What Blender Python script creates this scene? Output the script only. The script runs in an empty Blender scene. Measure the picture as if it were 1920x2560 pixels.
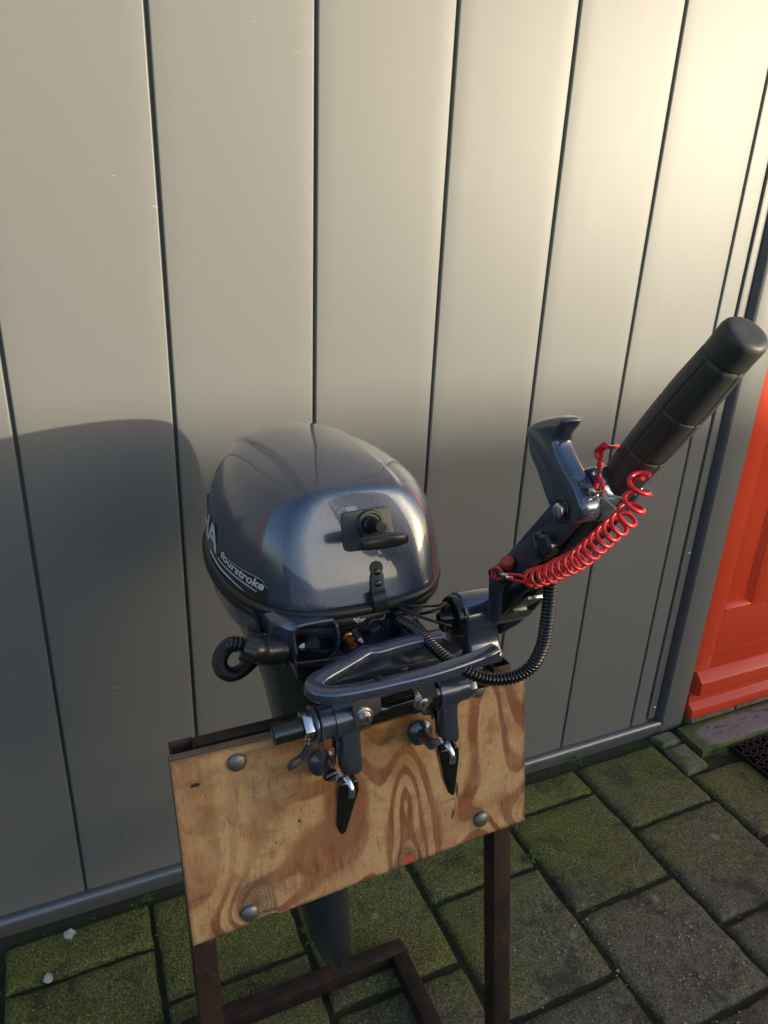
import bpy, bmesh, math, random
from mathutils import Vector, Matrix, noise
random.seed(7)
D = bpy.data
scene = bpy.context.scene
COL = scene.collection
rad = math.radians

# ------------------------------------------------------------------ camera, sky, sun, exposure
CAM = Vector((0.0, 0.0, 1.4841))
FPX = 1821.5                       # focal length in pixels of the 1920 x 2560 photograph
FW = Vector((0.39060091, 0.83765502, -0.38179183))
RT = Vector((0.91271298, -0.40643092, 0.04205855))
UP = Vector((0.11994145, 0.36489447, 0.9232909))
cam = D.cameras.new('camera'); cam_o = D.objects.new('camera', cam); COL.objects.link(cam_o)
cam_o.matrix_world = Matrix(((RT.x, UP.x, -FW.x, CAM.x), (RT.y, UP.y, -FW.y, CAM.y), (RT.z, UP.z, -FW.z, CAM.z), (0, 0, 0, 1)))
cam.sensor_fit = 'VERTICAL'; cam.sensor_height = 36.0; cam.lens = FPX / 2560 * 36.0
cam.clip_start = 0.02; cam.clip_end = 500
scene.camera = cam_o

SUN_AZ, SUN_EL = rad(45.0), rad(6.8)          # sun: behind the camera to the right, low
world = D.worlds.new('World'); scene.world = world; world.use_nodes = True
wn = world.node_tree.nodes; wl = world.node_tree.links
bg = wn['Background']; sky = wn.new('ShaderNodeTexSky'); sky.sky_type = 'NISHITA'; sky.sun_disc = False
sky.sun_elevation = SUN_EL; sky.sun_rotation = math.pi - SUN_AZ; sky.altitude = 0; sky.dust_density = 2.0; sky.ozone_density = 1.6
wl.new(sky.outputs[0], bg.inputs[0]); bg.inputs[1].default_value = 0.15
sun = D.lights.new('sun', 'SUN'); sun.energy = 2.0; sun.angle = rad(0.95); sun.color = (1.0, 0.90, 0.70)
sun_o = D.objects.new('sun', sun); COL.objects.link(sun_o)
sdir = Vector((math.sin(SUN_AZ) * math.cos(SUN_EL), -math.cos(SUN_AZ) * math.cos(SUN_EL), math.sin(SUN_EL)))
sun_o.rotation_euler = sdir.to_track_quat('Z', 'Y').to_euler(); sun_o.location = (3, -3, 4)
vs = scene.view_settings
vs.view_transform = 'Standard'; vs.look = 'None'; vs.gamma = 1; vs.exposure = 1.64; vs.use_curve_mapping = False

# ------------------------------------------------------------------ helpers
def ray(x, y): return FW + RT * ((x - 960) / FPX) - UP * ((y - 1280) / FPX)
def PY(x, y, Y): d = ray(x, y); return CAM + d * (Y / d.y)
def PX(x, y, X): d = ray(x, y); return CAM + d * (X / d.x)
def PZ(x, y, Z=0): d = ray(x, y); return CAM + d * ((Z - CAM.z) / d.z)
SLOPE = 0.19                                   # the stand leans back: Y = y0 + SLOPE * Z
def PB(x, y, y0): d = ray(x, y); return CAM + d * ((y0 + SLOPE * CAM.z) / (d.y - SLOPE * d.z))
def V(*a): return Vector(a)

class MB:
    def __init__(s): s.v = []; s.f = []; s.m = []
    def add(s, v, f, mi=0):
        n = len(s.v); s.v += [tuple(p) for p in v]; s.f += [tuple(i + n for i in q) for q in f]; s.m += [mi] * len(f); return s
    def build(s, name, mats, parent=None, bevel=0, seg=2, angle=35, smooth=True):
        me = D.meshes.new(name); me.from_pydata(s.v, [], s.f)
        if not isinstance(mats, (list, tuple)): mats = [mats]
        for m in mats: me.materials.append(m)
        bm = bmesh.new(); bm.from_mesh(me); bm.faces.ensure_lookup_table()
        for i, f in enumerate(bm.faces): f.material_index = s.m[i]
        bmesh.ops.remove_doubles(bm, verts=bm.verts, dist=1e-6)
        bmesh.ops.recalc_face_normals(bm, faces=bm.faces)
        if bevel:
            es = [e for e in bm.edges if len(e.link_faces) == 2 and e.calc_face_angle(0) > rad(28)]
            bmesh.ops.bevel(bm, geom=es, offset=bevel, segments=seg, profile=0.5, affect='EDGES', clamp_overlap=True)
        for f in bm.faces: f.smooth = smooth
        for e in bm.edges:
            if len(e.link_faces) == 2: e.smooth = e.calc_face_angle(0) < rad(angle)
        bm.to_mesh(me); bm.free()
        o = D.objects.new(name, me); COL.objects.link(o)
        if parent: o.parent = parent; o.matrix_parent_inverse = Matrix.Translation(-parent.location)
        return o

def tag(o, label=None, cat=None, group=None, kind=None):
    if label: o['label'] = label
    if cat: o['category'] = cat
    if group: o['group'] = group
    if kind: o['kind'] = kind
    return o
def empty(name, loc, label, cat, group=None):
    o = D.objects.new(name, None); COL.objects.link(o); o.location = loc; o.empty_display_size = .05
    return tag(o, label, cat, group)

def box(mb, a, b, mi=0):
    (x0, y0, z0), (x1, y1, z1) = a, b
    v = [(x, y, z) for x in (x0, x1) for y in (y0, y1) for z in (z0, z1)]
    mb.add(v, [(0, 1, 3, 2), (4, 6, 7, 5), (0, 4, 5, 1), (2, 3, 7, 6), (0, 2, 6, 4), (1, 5, 7, 3)], mi); return mb
def hexa(mb, P, mi=0):     # P: 4 front points + 4 back points (same order)
    mb.add(P, [(0, 1, 2, 3), (7, 6, 5, 4), (0, 4, 5, 1), (1, 5, 6, 2), (2, 6, 7, 3), (3, 7, 4, 0)], mi); return mb
def frame_at(t, up=None):
    t = t.normalized(); up = up or (Vector((0, 0, 1)) if abs(t.z) < .9 else Vector((1, 0, 0)))
    a = t.cross(up).normalized(); return a, a.cross(t).normalized()
def catmull(P, n=8, closed=False):
    P = [Vector(p) for p in P]; out = []; N = len(P)
    rng = range(N if closed else N - 1)
    for i in rng:
        if closed: p0, p1, p2, p3 = P[i - 1], P[i], P[(i + 1) % N], P[(i + 2) % N]
        else: p0, p1, p2, p3 = P[max(i - 1, 0)], P[i], P[i + 1], P[min(i + 2, N - 1)]
        for k in range(n):
            t = k / n
            out.append(.5 * ((2 * p1) + (-p0 + p2) * t + (2 * p0 - 5 * p1 + 4 * p2 - p3) * t * t + (-p0 + 3 * p1 - 3 * p2 + p3) * t ** 3))
    if not closed: out.append(P[-1])
    return out
def resample(P, step):
    L = [0]
    for a, b in zip(P, P[1:]): L.append(L[-1] + (b - a).length)
    n = max(2, int(L[-1] / step)); out = []; j = 0
    for i in range(n + 1):
        s = L[-1] * i / n
        while j < len(L) - 2 and L[j + 1] < s: j += 1
        out.append(P[j].lerp(P[j + 1], (s - L[j]) / max(L[j + 1] - L[j], 1e-9)))
    return out
def tube(mb, P, r, n=12, closed=False, cap=True, flat=1.0, up=None, mi=0):
    """r: number or list; flat: second radius factor"""
    P = [Vector(p) for p in P]; N = len(P); rings = []; a = None
    for i in range(N):
        if closed: t = P[(i + 1) % N] - P[i - 1]
        else: t = P[min(i + 1, N - 1)] - P[max(i - 1, 0)]
        if t.length < 1e-9: t = Vector((0, 0, 1))
        t.normalize()
        if up is not None: a = t.cross(up).normalized()
        elif a is None: a, _ = frame_at(t)
        else:
            a = a - t * a.dot(t); a.normalize()
        b = t.cross(a); rr = r[i] if isinstance(r, (list, tuple)) else r
        rings.append([P[i] + a * rr * math.cos(k * 2 * math.pi / n) + b * rr * flat * math.sin(k * 2 * math.pi / n) for k in range(n)])
    v = [p for R_ in rings for p in R_]; f = []
    for i in range(N if closed else N - 1):
        j = (i + 1) % N
        for k in range(n): f.append((i * n + k, i * n + (k + 1) % n, j * n + (k + 1) % n, j * n + k))
    if cap and not closed: f += [tuple(range(n))[::-1], tuple((N - 1) * n + k for k in range(n))]
    mb.add(v, f, mi); return mb
def lathe(mb, o, axis, prof, n=24, mi=0, cap=True):
    """prof: [(distance along axis, radius)]"""
    o = Vector(o); t = Vector(axis).normalized(); a, b = frame_at(t); v = []; f = []
    for s, r in prof: v += [o + t * s + (a * math.cos(k * 2 * math.pi / n) + b * math.sin(k * 2 * math.pi / n)) * max(r, 1e-5) for k in range(n)]
    for i in range(len(prof) - 1):
        for k in range(n): f.append((i * n + k, i * n + (k + 1) % n, (i + 1) * n + (k + 1) % n, (i + 1) * n + k))
    if cap: f += [tuple(range(n))[::-1], tuple((len(prof) - 1) * n + k for k in range(n))]
    mb.add(v, f, mi); return mb
def extrude(mb, P, d, mi=0):
    P = [Vector(p) for p in P]; n = len(P); d = Vector(d)
    mb.add(P + [p + d for p in P], [tuple(range(n))[::-1], tuple(range(n, 2 * n))] + [(i, (i + 1) % n, n + (i + 1) % n, n + i) for i in range(n)], mi); return mb
def corrugated(mb, P, r, pitch, depth, n=16):
    P = resample(P, pitch / 6); R_ = []
    for i in range(len(P)):
        ph = (i % 6) / 6; R_.append(r - depth * (1 if ph in (0, ) else .55 if ph < .2 or ph > .8 else 0))
    return tube(mb, P, R_, n)

# ------------------------------------------------------------------ materials
def mat(name, color=(.5, .5, .5), rough=.5, metal=0, coat=0, coat_rough=.05, bump=0, bump_scale=200, var=0, var_scale=8, spec=.5, aniso=None):
    m = D.materials.new(name); m.use_nodes = True; nt = m.node_tree; N = nt.nodes; L = nt.links
    b = N['Principled BSDF']; b.inputs['Base Color'].default_value = (*color, 1); b.inputs['Roughness'].default_value = rough
    b.inputs['Metallic'].default_value = metal; b.inputs['Coat Weight'].default_value = coat; b.inputs['Coat Roughness'].default_value = coat_rough
    b.inputs['Specular IOR Level'].default_value = spec
    tc = N.new('ShaderNodeTexCoord')
    if bump:
        t = N.new('ShaderNodeTexNoise'); t.inputs['Scale'].default_value = bump_scale; t.inputs['Detail'].default_value = 4; L.new(tc.outputs['Object'], t.inputs[0])
        bp = N.new('ShaderNodeBump'); bp.inputs['Strength'].default_value = bump; bp.inputs['Distance'].default_value = .001
        L.new(t.outputs[0], bp.inputs['Height']); L.new(bp.outputs[0], b.inputs['Normal'])
    if var:
        t = N.new('ShaderNodeTexNoise'); t.inputs['Scale'].default_value = var_scale; t.inputs['Detail'].default_value = 5; L.new(tc.outputs['Object'], t.inputs[0])
        mx = N.new('ShaderNodeMix'); mx.data_type = 'RGBA'; mx.inputs[6].default_value = (*[c * (1 - var) for c in color], 1); mx.inputs[7].default_value = (*[min(1, c * (1 + var)) for c in color], 1)
        L.new(t.outputs[0], mx.inputs[0]); L.new(mx.outputs[2], b.inputs['Base Color'])
        mr = N.new('ShaderNodeMapRange'); mr.inputs[3].default_value = max(0, rough - .08); mr.inputs[4].default_value = rough + .1
        L.new(t.outputs[0], mr.inputs[0]); L.new(mr.outputs[0], b.inputs['Roughness'])
    return m
class NT:      # tiny node helper
    def __init__(s, name):
        s.m = D.materials.new(name); s.m.use_nodes = True; s.N = s.m.node_tree.nodes; s.L = s.m.node_tree.links; s.b = s.N['Principled BSDF']
    def n(s, t, **k):
        o = s.N.new('ShaderNode' + t)
        for a, b in k.items(): setattr(o, a, b)
        return o
    def link(s, a, b): s.L.new(a, b); return b
    def put(s, inp, v):
        if hasattr(v, 'is_output') or isinstance(v, bpy.types.NodeSocket): s.L.new(v, inp)
        else: inp.default_value = v
    def math(s, op, a, b=0.0, c=None, clamp=False):
        o = s.n('Math', operation=op, use_clamp=clamp); s.put(o.inputs[0], a); s.put(o.inputs[1], b)
        if c is not None: s.put(o.inputs[2], c)
        return o.outputs[0]
    def mix(s, f, a, b, mode='MIX'):
        o = s.n('Mix', data_type='RGBA', blend_type=mode); s.put(o.inputs[0], f)
        for i, v in ((6, a), (7, b)): s.put(o.inputs[i], (*v, 1) if isinstance(v, tuple) and len(v) == 3 else v)
        return o.outputs[2]
    def noise(s, co, scale, detail=4, rough=.5, dist=0):
        o = s.n('TexNoise'); s.L.new(co, o.inputs[0]); o.inputs['Scale'].default_value = scale; o.inputs['Detail'].default_value = detail
        o.inputs['Roughness'].default_value = rough; o.inputs['Distortion'].default_value = dist; return o.outputs[0]
    def map(s, co, scale=(1, 1, 1), loc=(0, 0, 0)):
        o = s.n('Mapping'); s.L.new(co, o.inputs[0]); o.inputs['Scale'].default_value = scale; o.inputs['Location'].default_value = loc; return o.outputs[0]
    def rng(s, v, a, b, c=0.0, d=1.0, smooth=True):
        o = s.n('MapRange', interpolation_type='SMOOTHSTEP' if smooth else 'LINEAR'); s.put(o.inputs[0], v)
        for i, x in enumerate((a, b, c, d)): o.inputs[i + 1].default_value = x
        return o.outputs[0]
    def bump(s, h, strength=.5, dist=.001, normal=None):
        o = s.n('Bump'); s.L.new(h, o.inputs['Height']); o.inputs['Strength'].default_value = strength; o.inputs['Distance'].default_value = dist
        if normal: s.L.new(normal, o.inputs['Normal'])
        return o.outputs[0]

# painted sheet metal of the wall: satin coat, fine vertical texture, scratches
def panel_mat():
    t = NT('satin_panel_coating'); co = t.n('TexCoord').outputs['Object']; g = t.n('NewGeometry').outputs['Position']
    fine = t.noise(t.map(g, (900, 900, 60)), 1, 3); big = t.noise(t.map(g, (3, 3, 1.2)), 1, 4); med = t.noise(t.map(g, (40, 40, 9)), 1, 5)
    c = t.mix(big, (.166, .166, .160), (.177, .177, .171)); c = t.mix(t.math('MULTIPLY', fine, .25), c, (.22, .22, .215))
    # short pale scratches
    sc = t.noise(t.map(g, (18, 18, 130)), 1, 2, .5, .6); m2 = t.noise(t.map(g, (5, 5, 7)), 1, 2)
    s_ = t.math('MULTIPLY', t.rng(sc, .73, .76), t.rng(m2, .58, .68))
    c = t.mix(t.math('MULTIPLY', s_, .5), c, (.45, .45, .42))
    zz = t.n('SeparateXYZ'); t.L.new(g, zz.inputs[0])
    spl = t.math('MULTIPLY', t.rng(t.noise(g, 210, 4, .7), .56, .70), t.rng(zz.outputs[2], .42, .02)); c = t.mix(t.math('MULTIPLY', spl, .40), c, (.075, .078, .058))
    smu = t.rng(t.noise(t.map(g, (9, 9, 3.5)), 1, 6, .7), .56, .74); c = t.mix(t.math('MULTIPLY', smu, .14), c, (.30, .29, .27))
    fly = t.n('TexVoronoi'); t.L.new(g, fly.inputs[0]); fly.inputs['Scale'].default_value = 34; fs = t.n('SeparateColor'); t.L.new(fly.outputs['Color'], fs.inputs[0])
    c = t.mix(t.math('MULTIPLY', t.math('MULTIPLY', t.rng(fly.outputs['Distance'], .055, .03), t.math('GREATER_THAN', fs.outputs[0], .93)), .7), c, (.07, .06, .05))
    t.link(c, t.b.inputs['Base Color']); t.b.inputs['Metallic'].default_value = .05; t.b.inputs['Specular IOR Level'].default_value = .27
    t.link(t.rng(med, .2, .8, .445, .455), t.b.inputs['Roughness'])
    t.link(t.bump(fine, .05, .0006), t.b.inputs['Normal'])
    return t.m
M = {}
M['panel'] = panel_mat()
M['joint'] = mat('dark_joint', (.10, .105, .11), .6)
M['alu'] = mat('grey_aluminium_profile', (.19, .195, .21), .33, .6, var=.1)
M['alu_shade_roof'] = mat('grey_roof_and_trim_shade', (.10, .10, .115), .35, .3, var=.1)  # dark grey: shade of the wall's corner channel, and the garage roof
M['screw'] = mat('zinc_screw', (.55, .56, .58), .3, 1)

def red_mat():
    t = NT('red_gloss_paint'); co = t.n('NewGeometry').outputs['Position']
    g = t.noise(t.map(co, (120, 120, 8)), 1, 4); big = t.noise(co, 5, 4)
    c = t.mix(big, (.80, .085, .032), (.70, .062, .024)); t.link(c, t.b.inputs['Base Color'])
    t.b.inputs['Roughness'].default_value = .3; t.link(t.bump(g, .2, .0006), t.b.inputs['Normal']); return t.m
M['red'] = red_mat()

def paving_mat():
    t = NT('mossy_concrete'); g = t.n('NewGeometry').outputs['Position']; sep = t.n('SeparateXYZ'); t.L.new(g, sep.inputs[0])
    oi = t.n('ObjectInfo').outputs['Random']
    n1 = t.noise(g, 5, 6, .6); n2 = t.noise(g, 38, 6, .65); n3 = t.noise(g, 260, 4, .7); n4 = t.noise(g, 900, 2, .7)
    base = t.mix(t.rng(n2, .3, .7), (.080, .070, .042), (.285, .252, .165))
    base = t.mix(t.rng(n3, .42, .62), t.mix(.55, base, (.022, .020, .014)), t.mix(.35, base, (.34, .31, .23)))
    base = t.mix(t.math('MULTIPLY', t.rng(n4, .5, .7), .55), base, (.36, .33, .25))
    base = t.mix(t.math('MULTIPLY', oi, .3), base, (.05, .046, .034))
    # moss grows thicker towards the wall and the left
    near = t.rng(sep.outputs[1], .65, 1.3); left = t.rng(sep.outputs[0], 1.4, -.1)
    k = t.math('ADD', t.math('MULTIPLY', near, .46), t.math('MULTIPLY', left, .16))
    k = t.math('ADD', k, t.math('MULTIPLY', t.math('SUBTRACT', n1, .5), 1.3)); k = t.math('ADD', k, t.math('MULTIPLY', t.math('SUBTRACT', n2, .5), .5))
    k = t.math('ADD', k, t.math('MULTIPLY', t.math('SUBTRACT', n3, .5), .5))
    moss = t.mix(t.rng(n3, .38, .65), (.055, .066, .006), (.290, .300, .040))
    k = t.rng(k, -.02, .52)
    c = t.mix(t.math('MULTIPLY', k, .88), base, moss)
    # dark damp blotches
    d = t.rng(t.noise(g, 8.5, 7, .68, .6), .50, .66); c = t.mix(t.math('MULTIPLY', d, .72), c, (.022, .022, .016))
    n5 = t.noise(g, 170, 5, .75); n6 = t.noise(g, 430, 3, .75)
    c = t.mix(t.math('MULTIPLY', t.rng(n5, .54, .36), .78), c, (.014, .015, .007)); c = t.mix(t.math('MULTIPLY', t.rng(n6, .56, .72), .55), c, (.42, .40, .29))
    for sx_, sy_, sr_ in ((1787, 2093, .017), (1640, 2245, .014), (1433, 2338, .012), (936, 2290, .012), (640, 2530, .02)):
        w_ = PZ(sx_, sy_, 0); vd = t.n('VectorMath', operation='DISTANCE'); t.L.new(g, vd.inputs[0]); vd.inputs[1].default_value = (w_.x, w_.y, 0)
        dd = t.math('ADD', vd.outputs['Value'], t.math('MULTIPLY', t.math('SUBTRACT', n2, .5), .03)); c = t.mix(t.math('MULTIPLY', t.rng(dd, sr_, sr_ * .3), .55), c, (.38, .36, .34))
    # pale aggregate specks
    vo = t.n('TexVoronoi', feature='F1'); t.L.new(g, vo.inputs[0]); vo.inputs['Scale'].default_value = 150
    vs_ = t.n('SeparateColor'); t.L.new(vo.outputs['Color'], vs_.inputs[0])
    sp = t.math('MULTIPLY', t.rng(vo.outputs['Distance'], .30, .14), t.math('GREATER_THAN', vs_.outputs[0], .72))
    c = t.mix(t.math('MULTIPLY', sp, .75), c, t.mix(vs_.outputs[1], (.48, .42, .27), (.55, .53, .45)))
    vo2 = t.n('TexVoronoi', feature='F1'); t.L.new(g, vo2.inputs[0]); vo2.inputs['Scale'].default_value = 52
    v2 = t.n('SeparateColor'); t.L.new(vo2.outputs['Color'], v2.inputs[0])
    sp2 = t.math('MULTIPLY', t.rng(vo2.outputs['Distance'], .13, .08), t.math('GREATER_THAN', v2.outputs[0], .86))
    c = t.mix(t.math('MULTIPLY', sp2, .9), c, (.42, .36, .25))
    t.link(c, t.b.inputs['Base Color']); t.b.inputs['Roughness'].default_value = .85
    h = t.math('ADD', t.math('MULTIPLY', n2, 1.5), t.math('MULTIPLY', n3, 1.2)); h = t.math('ADD', h, t.math('MULTIPLY', sp, .8)); h = t.math('ADD', h, t.math('MULTIPLY', n4, .5))
    t.link(t.bump(h, 1.0, .0035), t.b.inputs['Normal']); return t.m
M['paver'] = paving_mat()
def soil_mat():
    t = NT('dark_mossy_soil'); g = t.n('NewGeometry').outputs['Position']
    n1 = t.noise(g, 30, 6, .7); n2 = t.noise(g, 250, 4, .7)
    c = t.mix(t.rng(n2, .3, .75), (.010, .010, .006), (.065, .058, .036)); c = t.mix(t.rng(n1, .44, .62), c, t.mix(n2, (.015, .022, .004), (.06, .08, .012)))
    t.link(c, t.b.inputs['Base Color']); t.b.inputs['Roughness'].default_value = .95
    t.link(t.bump(t.math('ADD', n1, n2), 1, .006), t.b.inputs['Normal']); return t.m
M['soil'] = soil_mat()
def slab_mat():
    t = NT('pinkish_worn_concrete'); g = t.n('NewGeometry').outputs['Position']; sep = t.n('SeparateXYZ'); t.L.new(g, sep.inputs[0])
    n1 = t.noise(g, 14, 6, .65); n2 = t.noise(g, 160, 5, .7); st = t.noise(t.map(g, (14, 40, 10)), 1, 5, .7, 1)
    c = t.mix(n2, (.16, .14, .135), (.30, .26, .25)); c = t.mix(t.math('MULTIPLY', t.rng(st, .5, .65), .75), c, (.06, .055, .05))
    e = t.math('ADD', t.rng(sep.outputs[1], 1.25, 1.30), t.rng(sep.outputs[1], 1.205, 1.185)); e = t.math('ADD', e, t.rng(sep.outputs[0], 1.75, 1.66)); e = t.math('ADD', e, t.math('SUBTRACT', n1, .75))
    c = t.mix(t.math('MULTIPLY', t.rng(e, .0, .6), .9), c, t.mix(n2, (.045, .06, .008), (.12, .13, .03)))
    t.link(c, t.b.inputs['Base Color']); t.b.inputs['Roughness'].default_value = .9; t.link(t.bump(t.math('ADD', n1, n2), .8, .003), t.b.inputs['Normal']); return t.m
M['slab'] = slab_mat()
def cobble_mat():
    t = NT('mossy_cobble'); g = t.n('NewGeometry').outputs['Position']; n1 = t.noise(g, 22, 6, .65); n2 = t.noise(g, 190, 5, .7)
    c = t.mix(n2, (.10, .095, .075), (.27, .25, .20)); c = t.mix(t.rng(n1, .38, .6), c, t.mix(n2, (.05, .065, .01), (.15, .17, .045)))
    t.link(c, t.b.inputs['Base Color']); t.b.inputs['Roughness'].default_value = .9; t.link(t.bump(t.math('ADD', n1, n2), .9, .003), t.b.inputs['Normal']); return t.m
M['cobble'] = cobble_mat()
def rust_mat():
    t = NT('rusty_brown_steel'); co = t.n('NewGeometry').outputs['Position']
    n1 = t.noise(t.map(co, (30, 30, 12)), 1, 6, .65); n2 = t.noise(co, 220, 4, .7)
    c = t.mix(t.rng(n1, .42, .62), (.020, .014, .012), (.050, .022, .013)); c = t.mix(t.math('MULTIPLY', t.rng(n2, .55, .8), .5), c, (.11, .05, .028))
    c = t.mix(t.math('MULTIPLY', t.rng(t.noise(co, 60, 5), .6, .72), .5), c, (.085, .07, .06))
    t.link(c, t.b.inputs['Base Color']); t.b.inputs['Roughness'].default_value = .55; t.b.inputs['Metallic'].default_value = .25
    t.link(t.bump(t.math('ADD', n1, n2), .5, .001), t.b.inputs['Normal']); return t.m
M['rust'] = rust_mat()
def ply_front():
    t = NT('weathered_plywood_veneer'); uv = t.n('TexCoord').outputs['UV']
    at = t.n('Attribute', attribute_name='grain').outputs['Color']; s = t.n('SeparateColor'); t.L.new(at, s.inputs[0])
    late, stain, knot = s.outputs[0], s.outputs[1], s.outputs[2]
    dark = t.n('Attribute', attribute_name='marks').outputs['Fac']
    f1 = t.noise(t.map(uv, (260, 7, 1)), 1, 4, .6); f2 = t.noise(t.map(uv, (90, 3, 1)), 1, 5, .6); f3 = t.noise(t.map(uv, (5, 4, 1)), 1, 4)
    f4 = t.noise(t.map(uv, (700, 60, 1)), 1, 2, .6)
    light = t.mix(f2, (.45, .265, .12), (.60, .395, .205)); light = t.mix(t.rng(f3, .45, .7), light, (.42, .215, .085))
    lat = t.mix(f2, (.18, .050, .016), (.31, .095, .032)); lat = t.mix(t.rng(f3, .35, .65), lat, (.27, .11, .058))
    lat = t.mix(t.math('MULTIPLY', t.rng(f1, .50, .66), .30), lat, (.46, .27, .16))
    c = t.mix(late, light, lat)
    c = t.mix(t.math('MULTIPLY', t.rng(f1, .52, .66), .33), c, (.16, .075, .03))
    c = t.mix(t.math('MULTIPLY', t.rng(f4, .52, .66), .42), c, (.12, .06, .03))
    c = t.mix(t.math('MULTIPLY', stain, .9), c, t.mix(f2, (.30, .095, .015), (.55, .25, .05)))
    c = t.mix(t.math('MULTIPLY', knot, .85), c, t.mix(f2, (.06, .038, .030), (.16, .095, .07)))
    bl = t.noise(t.map(uv, (9, 3.5, 1), (3, 1, 0)), 1, 6, .65); bl2 = t.noise(t.map(uv, (38, 9, 1)), 1, 5, .7)
    c = t.mix(t.math('MULTIPLY', t.rng(bl, .48, .64), .7), c, t.mix(.55, c, (.17, .065, .022)))
    c = t.mix(t.math('MULTIPLY', t.rng(bl, .46, .30), .40), c, t.mix(.6, c, (.52, .40, .28)))
    c = t.mix(t.math('MULTIPLY', t.rng(bl2, .52, .66), .6), c, t.mix(.7, c, (.12, .07, .045)))
    c = t.mix(t.math('MULTIPLY', t.rng(t.noise(t.map(uv, (420, 22, 1)), 1, 3, .7), .60, .68), .5), c, (.075, .035, .018))
    rk = t.n('VectorMath', operation='DISTANCE'); t.L.new(t.map(uv, (1, .5, 1)), rk.inputs[0]); rk.inputs[1].default_value = (.607, .012, 0)
    c = t.mix(t.math('MULTIPLY', t.rng(rk.outputs['Value'], .024, .012), .85), c, (.50, .09, .035))
    c = t.mix(dark, c, (.02, .015, .012))
    t.link(c, t.b.inputs['Base Color']); t.link(t.rng(f3, .3, .7, .38, .6), t.b.inputs['Roughness'])
    h = t.math('ADD', t.math('MULTIPLY', f1, 1.0), t.math('MULTIPLY', late, -.6)); t.link(t.bump(h, .45, .0008), t.b.inputs['Normal']); return t.m
M['ply'] = ply_front()
def ply_edge():
    t = NT('plywood_edge'); uv = t.n('TexCoord').outputs['UV']; s = t.n('SeparateXYZ'); t.L.new(uv, s.inputs[0])
    w = t.math('SINE', t.math('MULTIPLY', s.outputs[1], 15.7)); g = t.n('NewGeometry').outputs['Position']; n = t.noise(t.map(g, (20, 260, 260)), 1, 5, .7)
    c = t.mix(t.rng(w, -.3, .3), (.085, .05, .03), (.30, .19, .11)); c = t.mix(t.rng(n, .45, .7), c, (.04, .025, .018))
    t.link(c, t.b.inputs['Base Color']); t.b.inputs['Roughness'].default_value = .8; t.link(t.bump(n, .8, .001), t.b.inputs['Normal']); return t.m
M['ply_edge'] = ply_edge()
def flake_paint(name, c0, c1, rough=.3, coat=1.0):
    t = NT(name); g = t.n('NewGeometry').outputs['Position']
    vo = t.n('TexVoronoi'); t.L.new(g, vo.inputs[0]); vo.inputs['Scale'].default_value = 2600
    s = t.n('SeparateColor'); t.L.new(vo.outputs['Color'], s.inputs[0])
    c = t.mix(t.math('POWER', s.outputs[0], 2.0), c0, c1); t.link(c, t.b.inputs['Base Color'])
    t.b.inputs['Metallic'].default_value = .55; t.b.inputs['Roughness'].default_value = rough
    t.b.inputs['Coat Weight'].default_value = coat; t.b.inputs['Coat Roughness'].default_value = .03
    n = t.noise(g, 60, 2); t.link(t.bump(n, .02, .001), t.b.inputs['Coat Normal']); return t.m
M['paint'] = flake_paint('blue_grey_metallic_paint', (.052, .067, .112), (.125, .148, .21), .24)
M['paint2'] = flake_paint('dark_blue_cast_paint', (.040, .050, .080), (.11, .125, .17), .30, 1.0)
M['leg'] = flake_paint('dark_grey_leg_paint', (.036, .044, .062), (.075, .085, .11), .34, .6)
M['rubber'] = mat('black_rubber', (.014, .014, .014), .38, bump=.1, bump_scale=300)
M['plastic'] = mat('black_plastic', (.018, .018, .020), .27, bump=.05, bump_scale=400)
M['black'] = mat('black_enamel', (.006, .006, .007), .18, coat=.6)
M['matt'] = mat('matt_black_plate', (.028, .028, .030), .5)
M['grip'] = mat('grip_rubber', (.032, .032, .031), .52, bump=.08, bump_scale=500)
M['steel'] = mat('brushed_steel', (.55, .54, .52), .28, 1, bump=.1, bump_scale=300)
M['steel2'] = mat('zinc_plated_steel', (.62, .64, .70), .2, 1, var=.15, var_scale=60)
M['bolt'] = mat('weathered_bolt_head', (.20, .20, .19), .45, .8, bump=.5, bump_scale=300, var=.3, var_scale=90)
M['thread'] = mat('dark_greased_thread', (.10, .11, .12), .3, .9)
M['brass'] = mat('copper_brass', (.55, .26, .11), .28, 1)
M['white'] = mat('white_enamel', (.75, .75, .73), .35)
M['print'] = mat('silver_print', (.55, .56, .58), .4)
M['blueprint'] = mat('blue_print', (.03, .05, .18), .35)
M['decal'] = mat('dark_decal_film', (.022, .022, .028), .25, coat=.5)
M['cord'] = mat('red_plastic_cord', (.62, .015, .025), .28)
M['redcap'] = mat('dull_red_cap', (.45, .05, .035), .45)
M['grey_tip'] = mat('pale_grey_tip', (.5, .5, .5), .4)
M['mat_rubber'] = mat('doormat_rubber', (.006, .006, .008), .5)
M['leaf'] = mat('weed_leaf', (.045, .13, .02), .6, var=.4, var_scale=40)
M['petal'] = mat('pale_petal', (.55, .52, .48), .6, var=.15, var_scale=80)
M['stone'] = mat('pale_pebble', (.30, .25, .17), .6, var=.4, var_scale=60)
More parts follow.
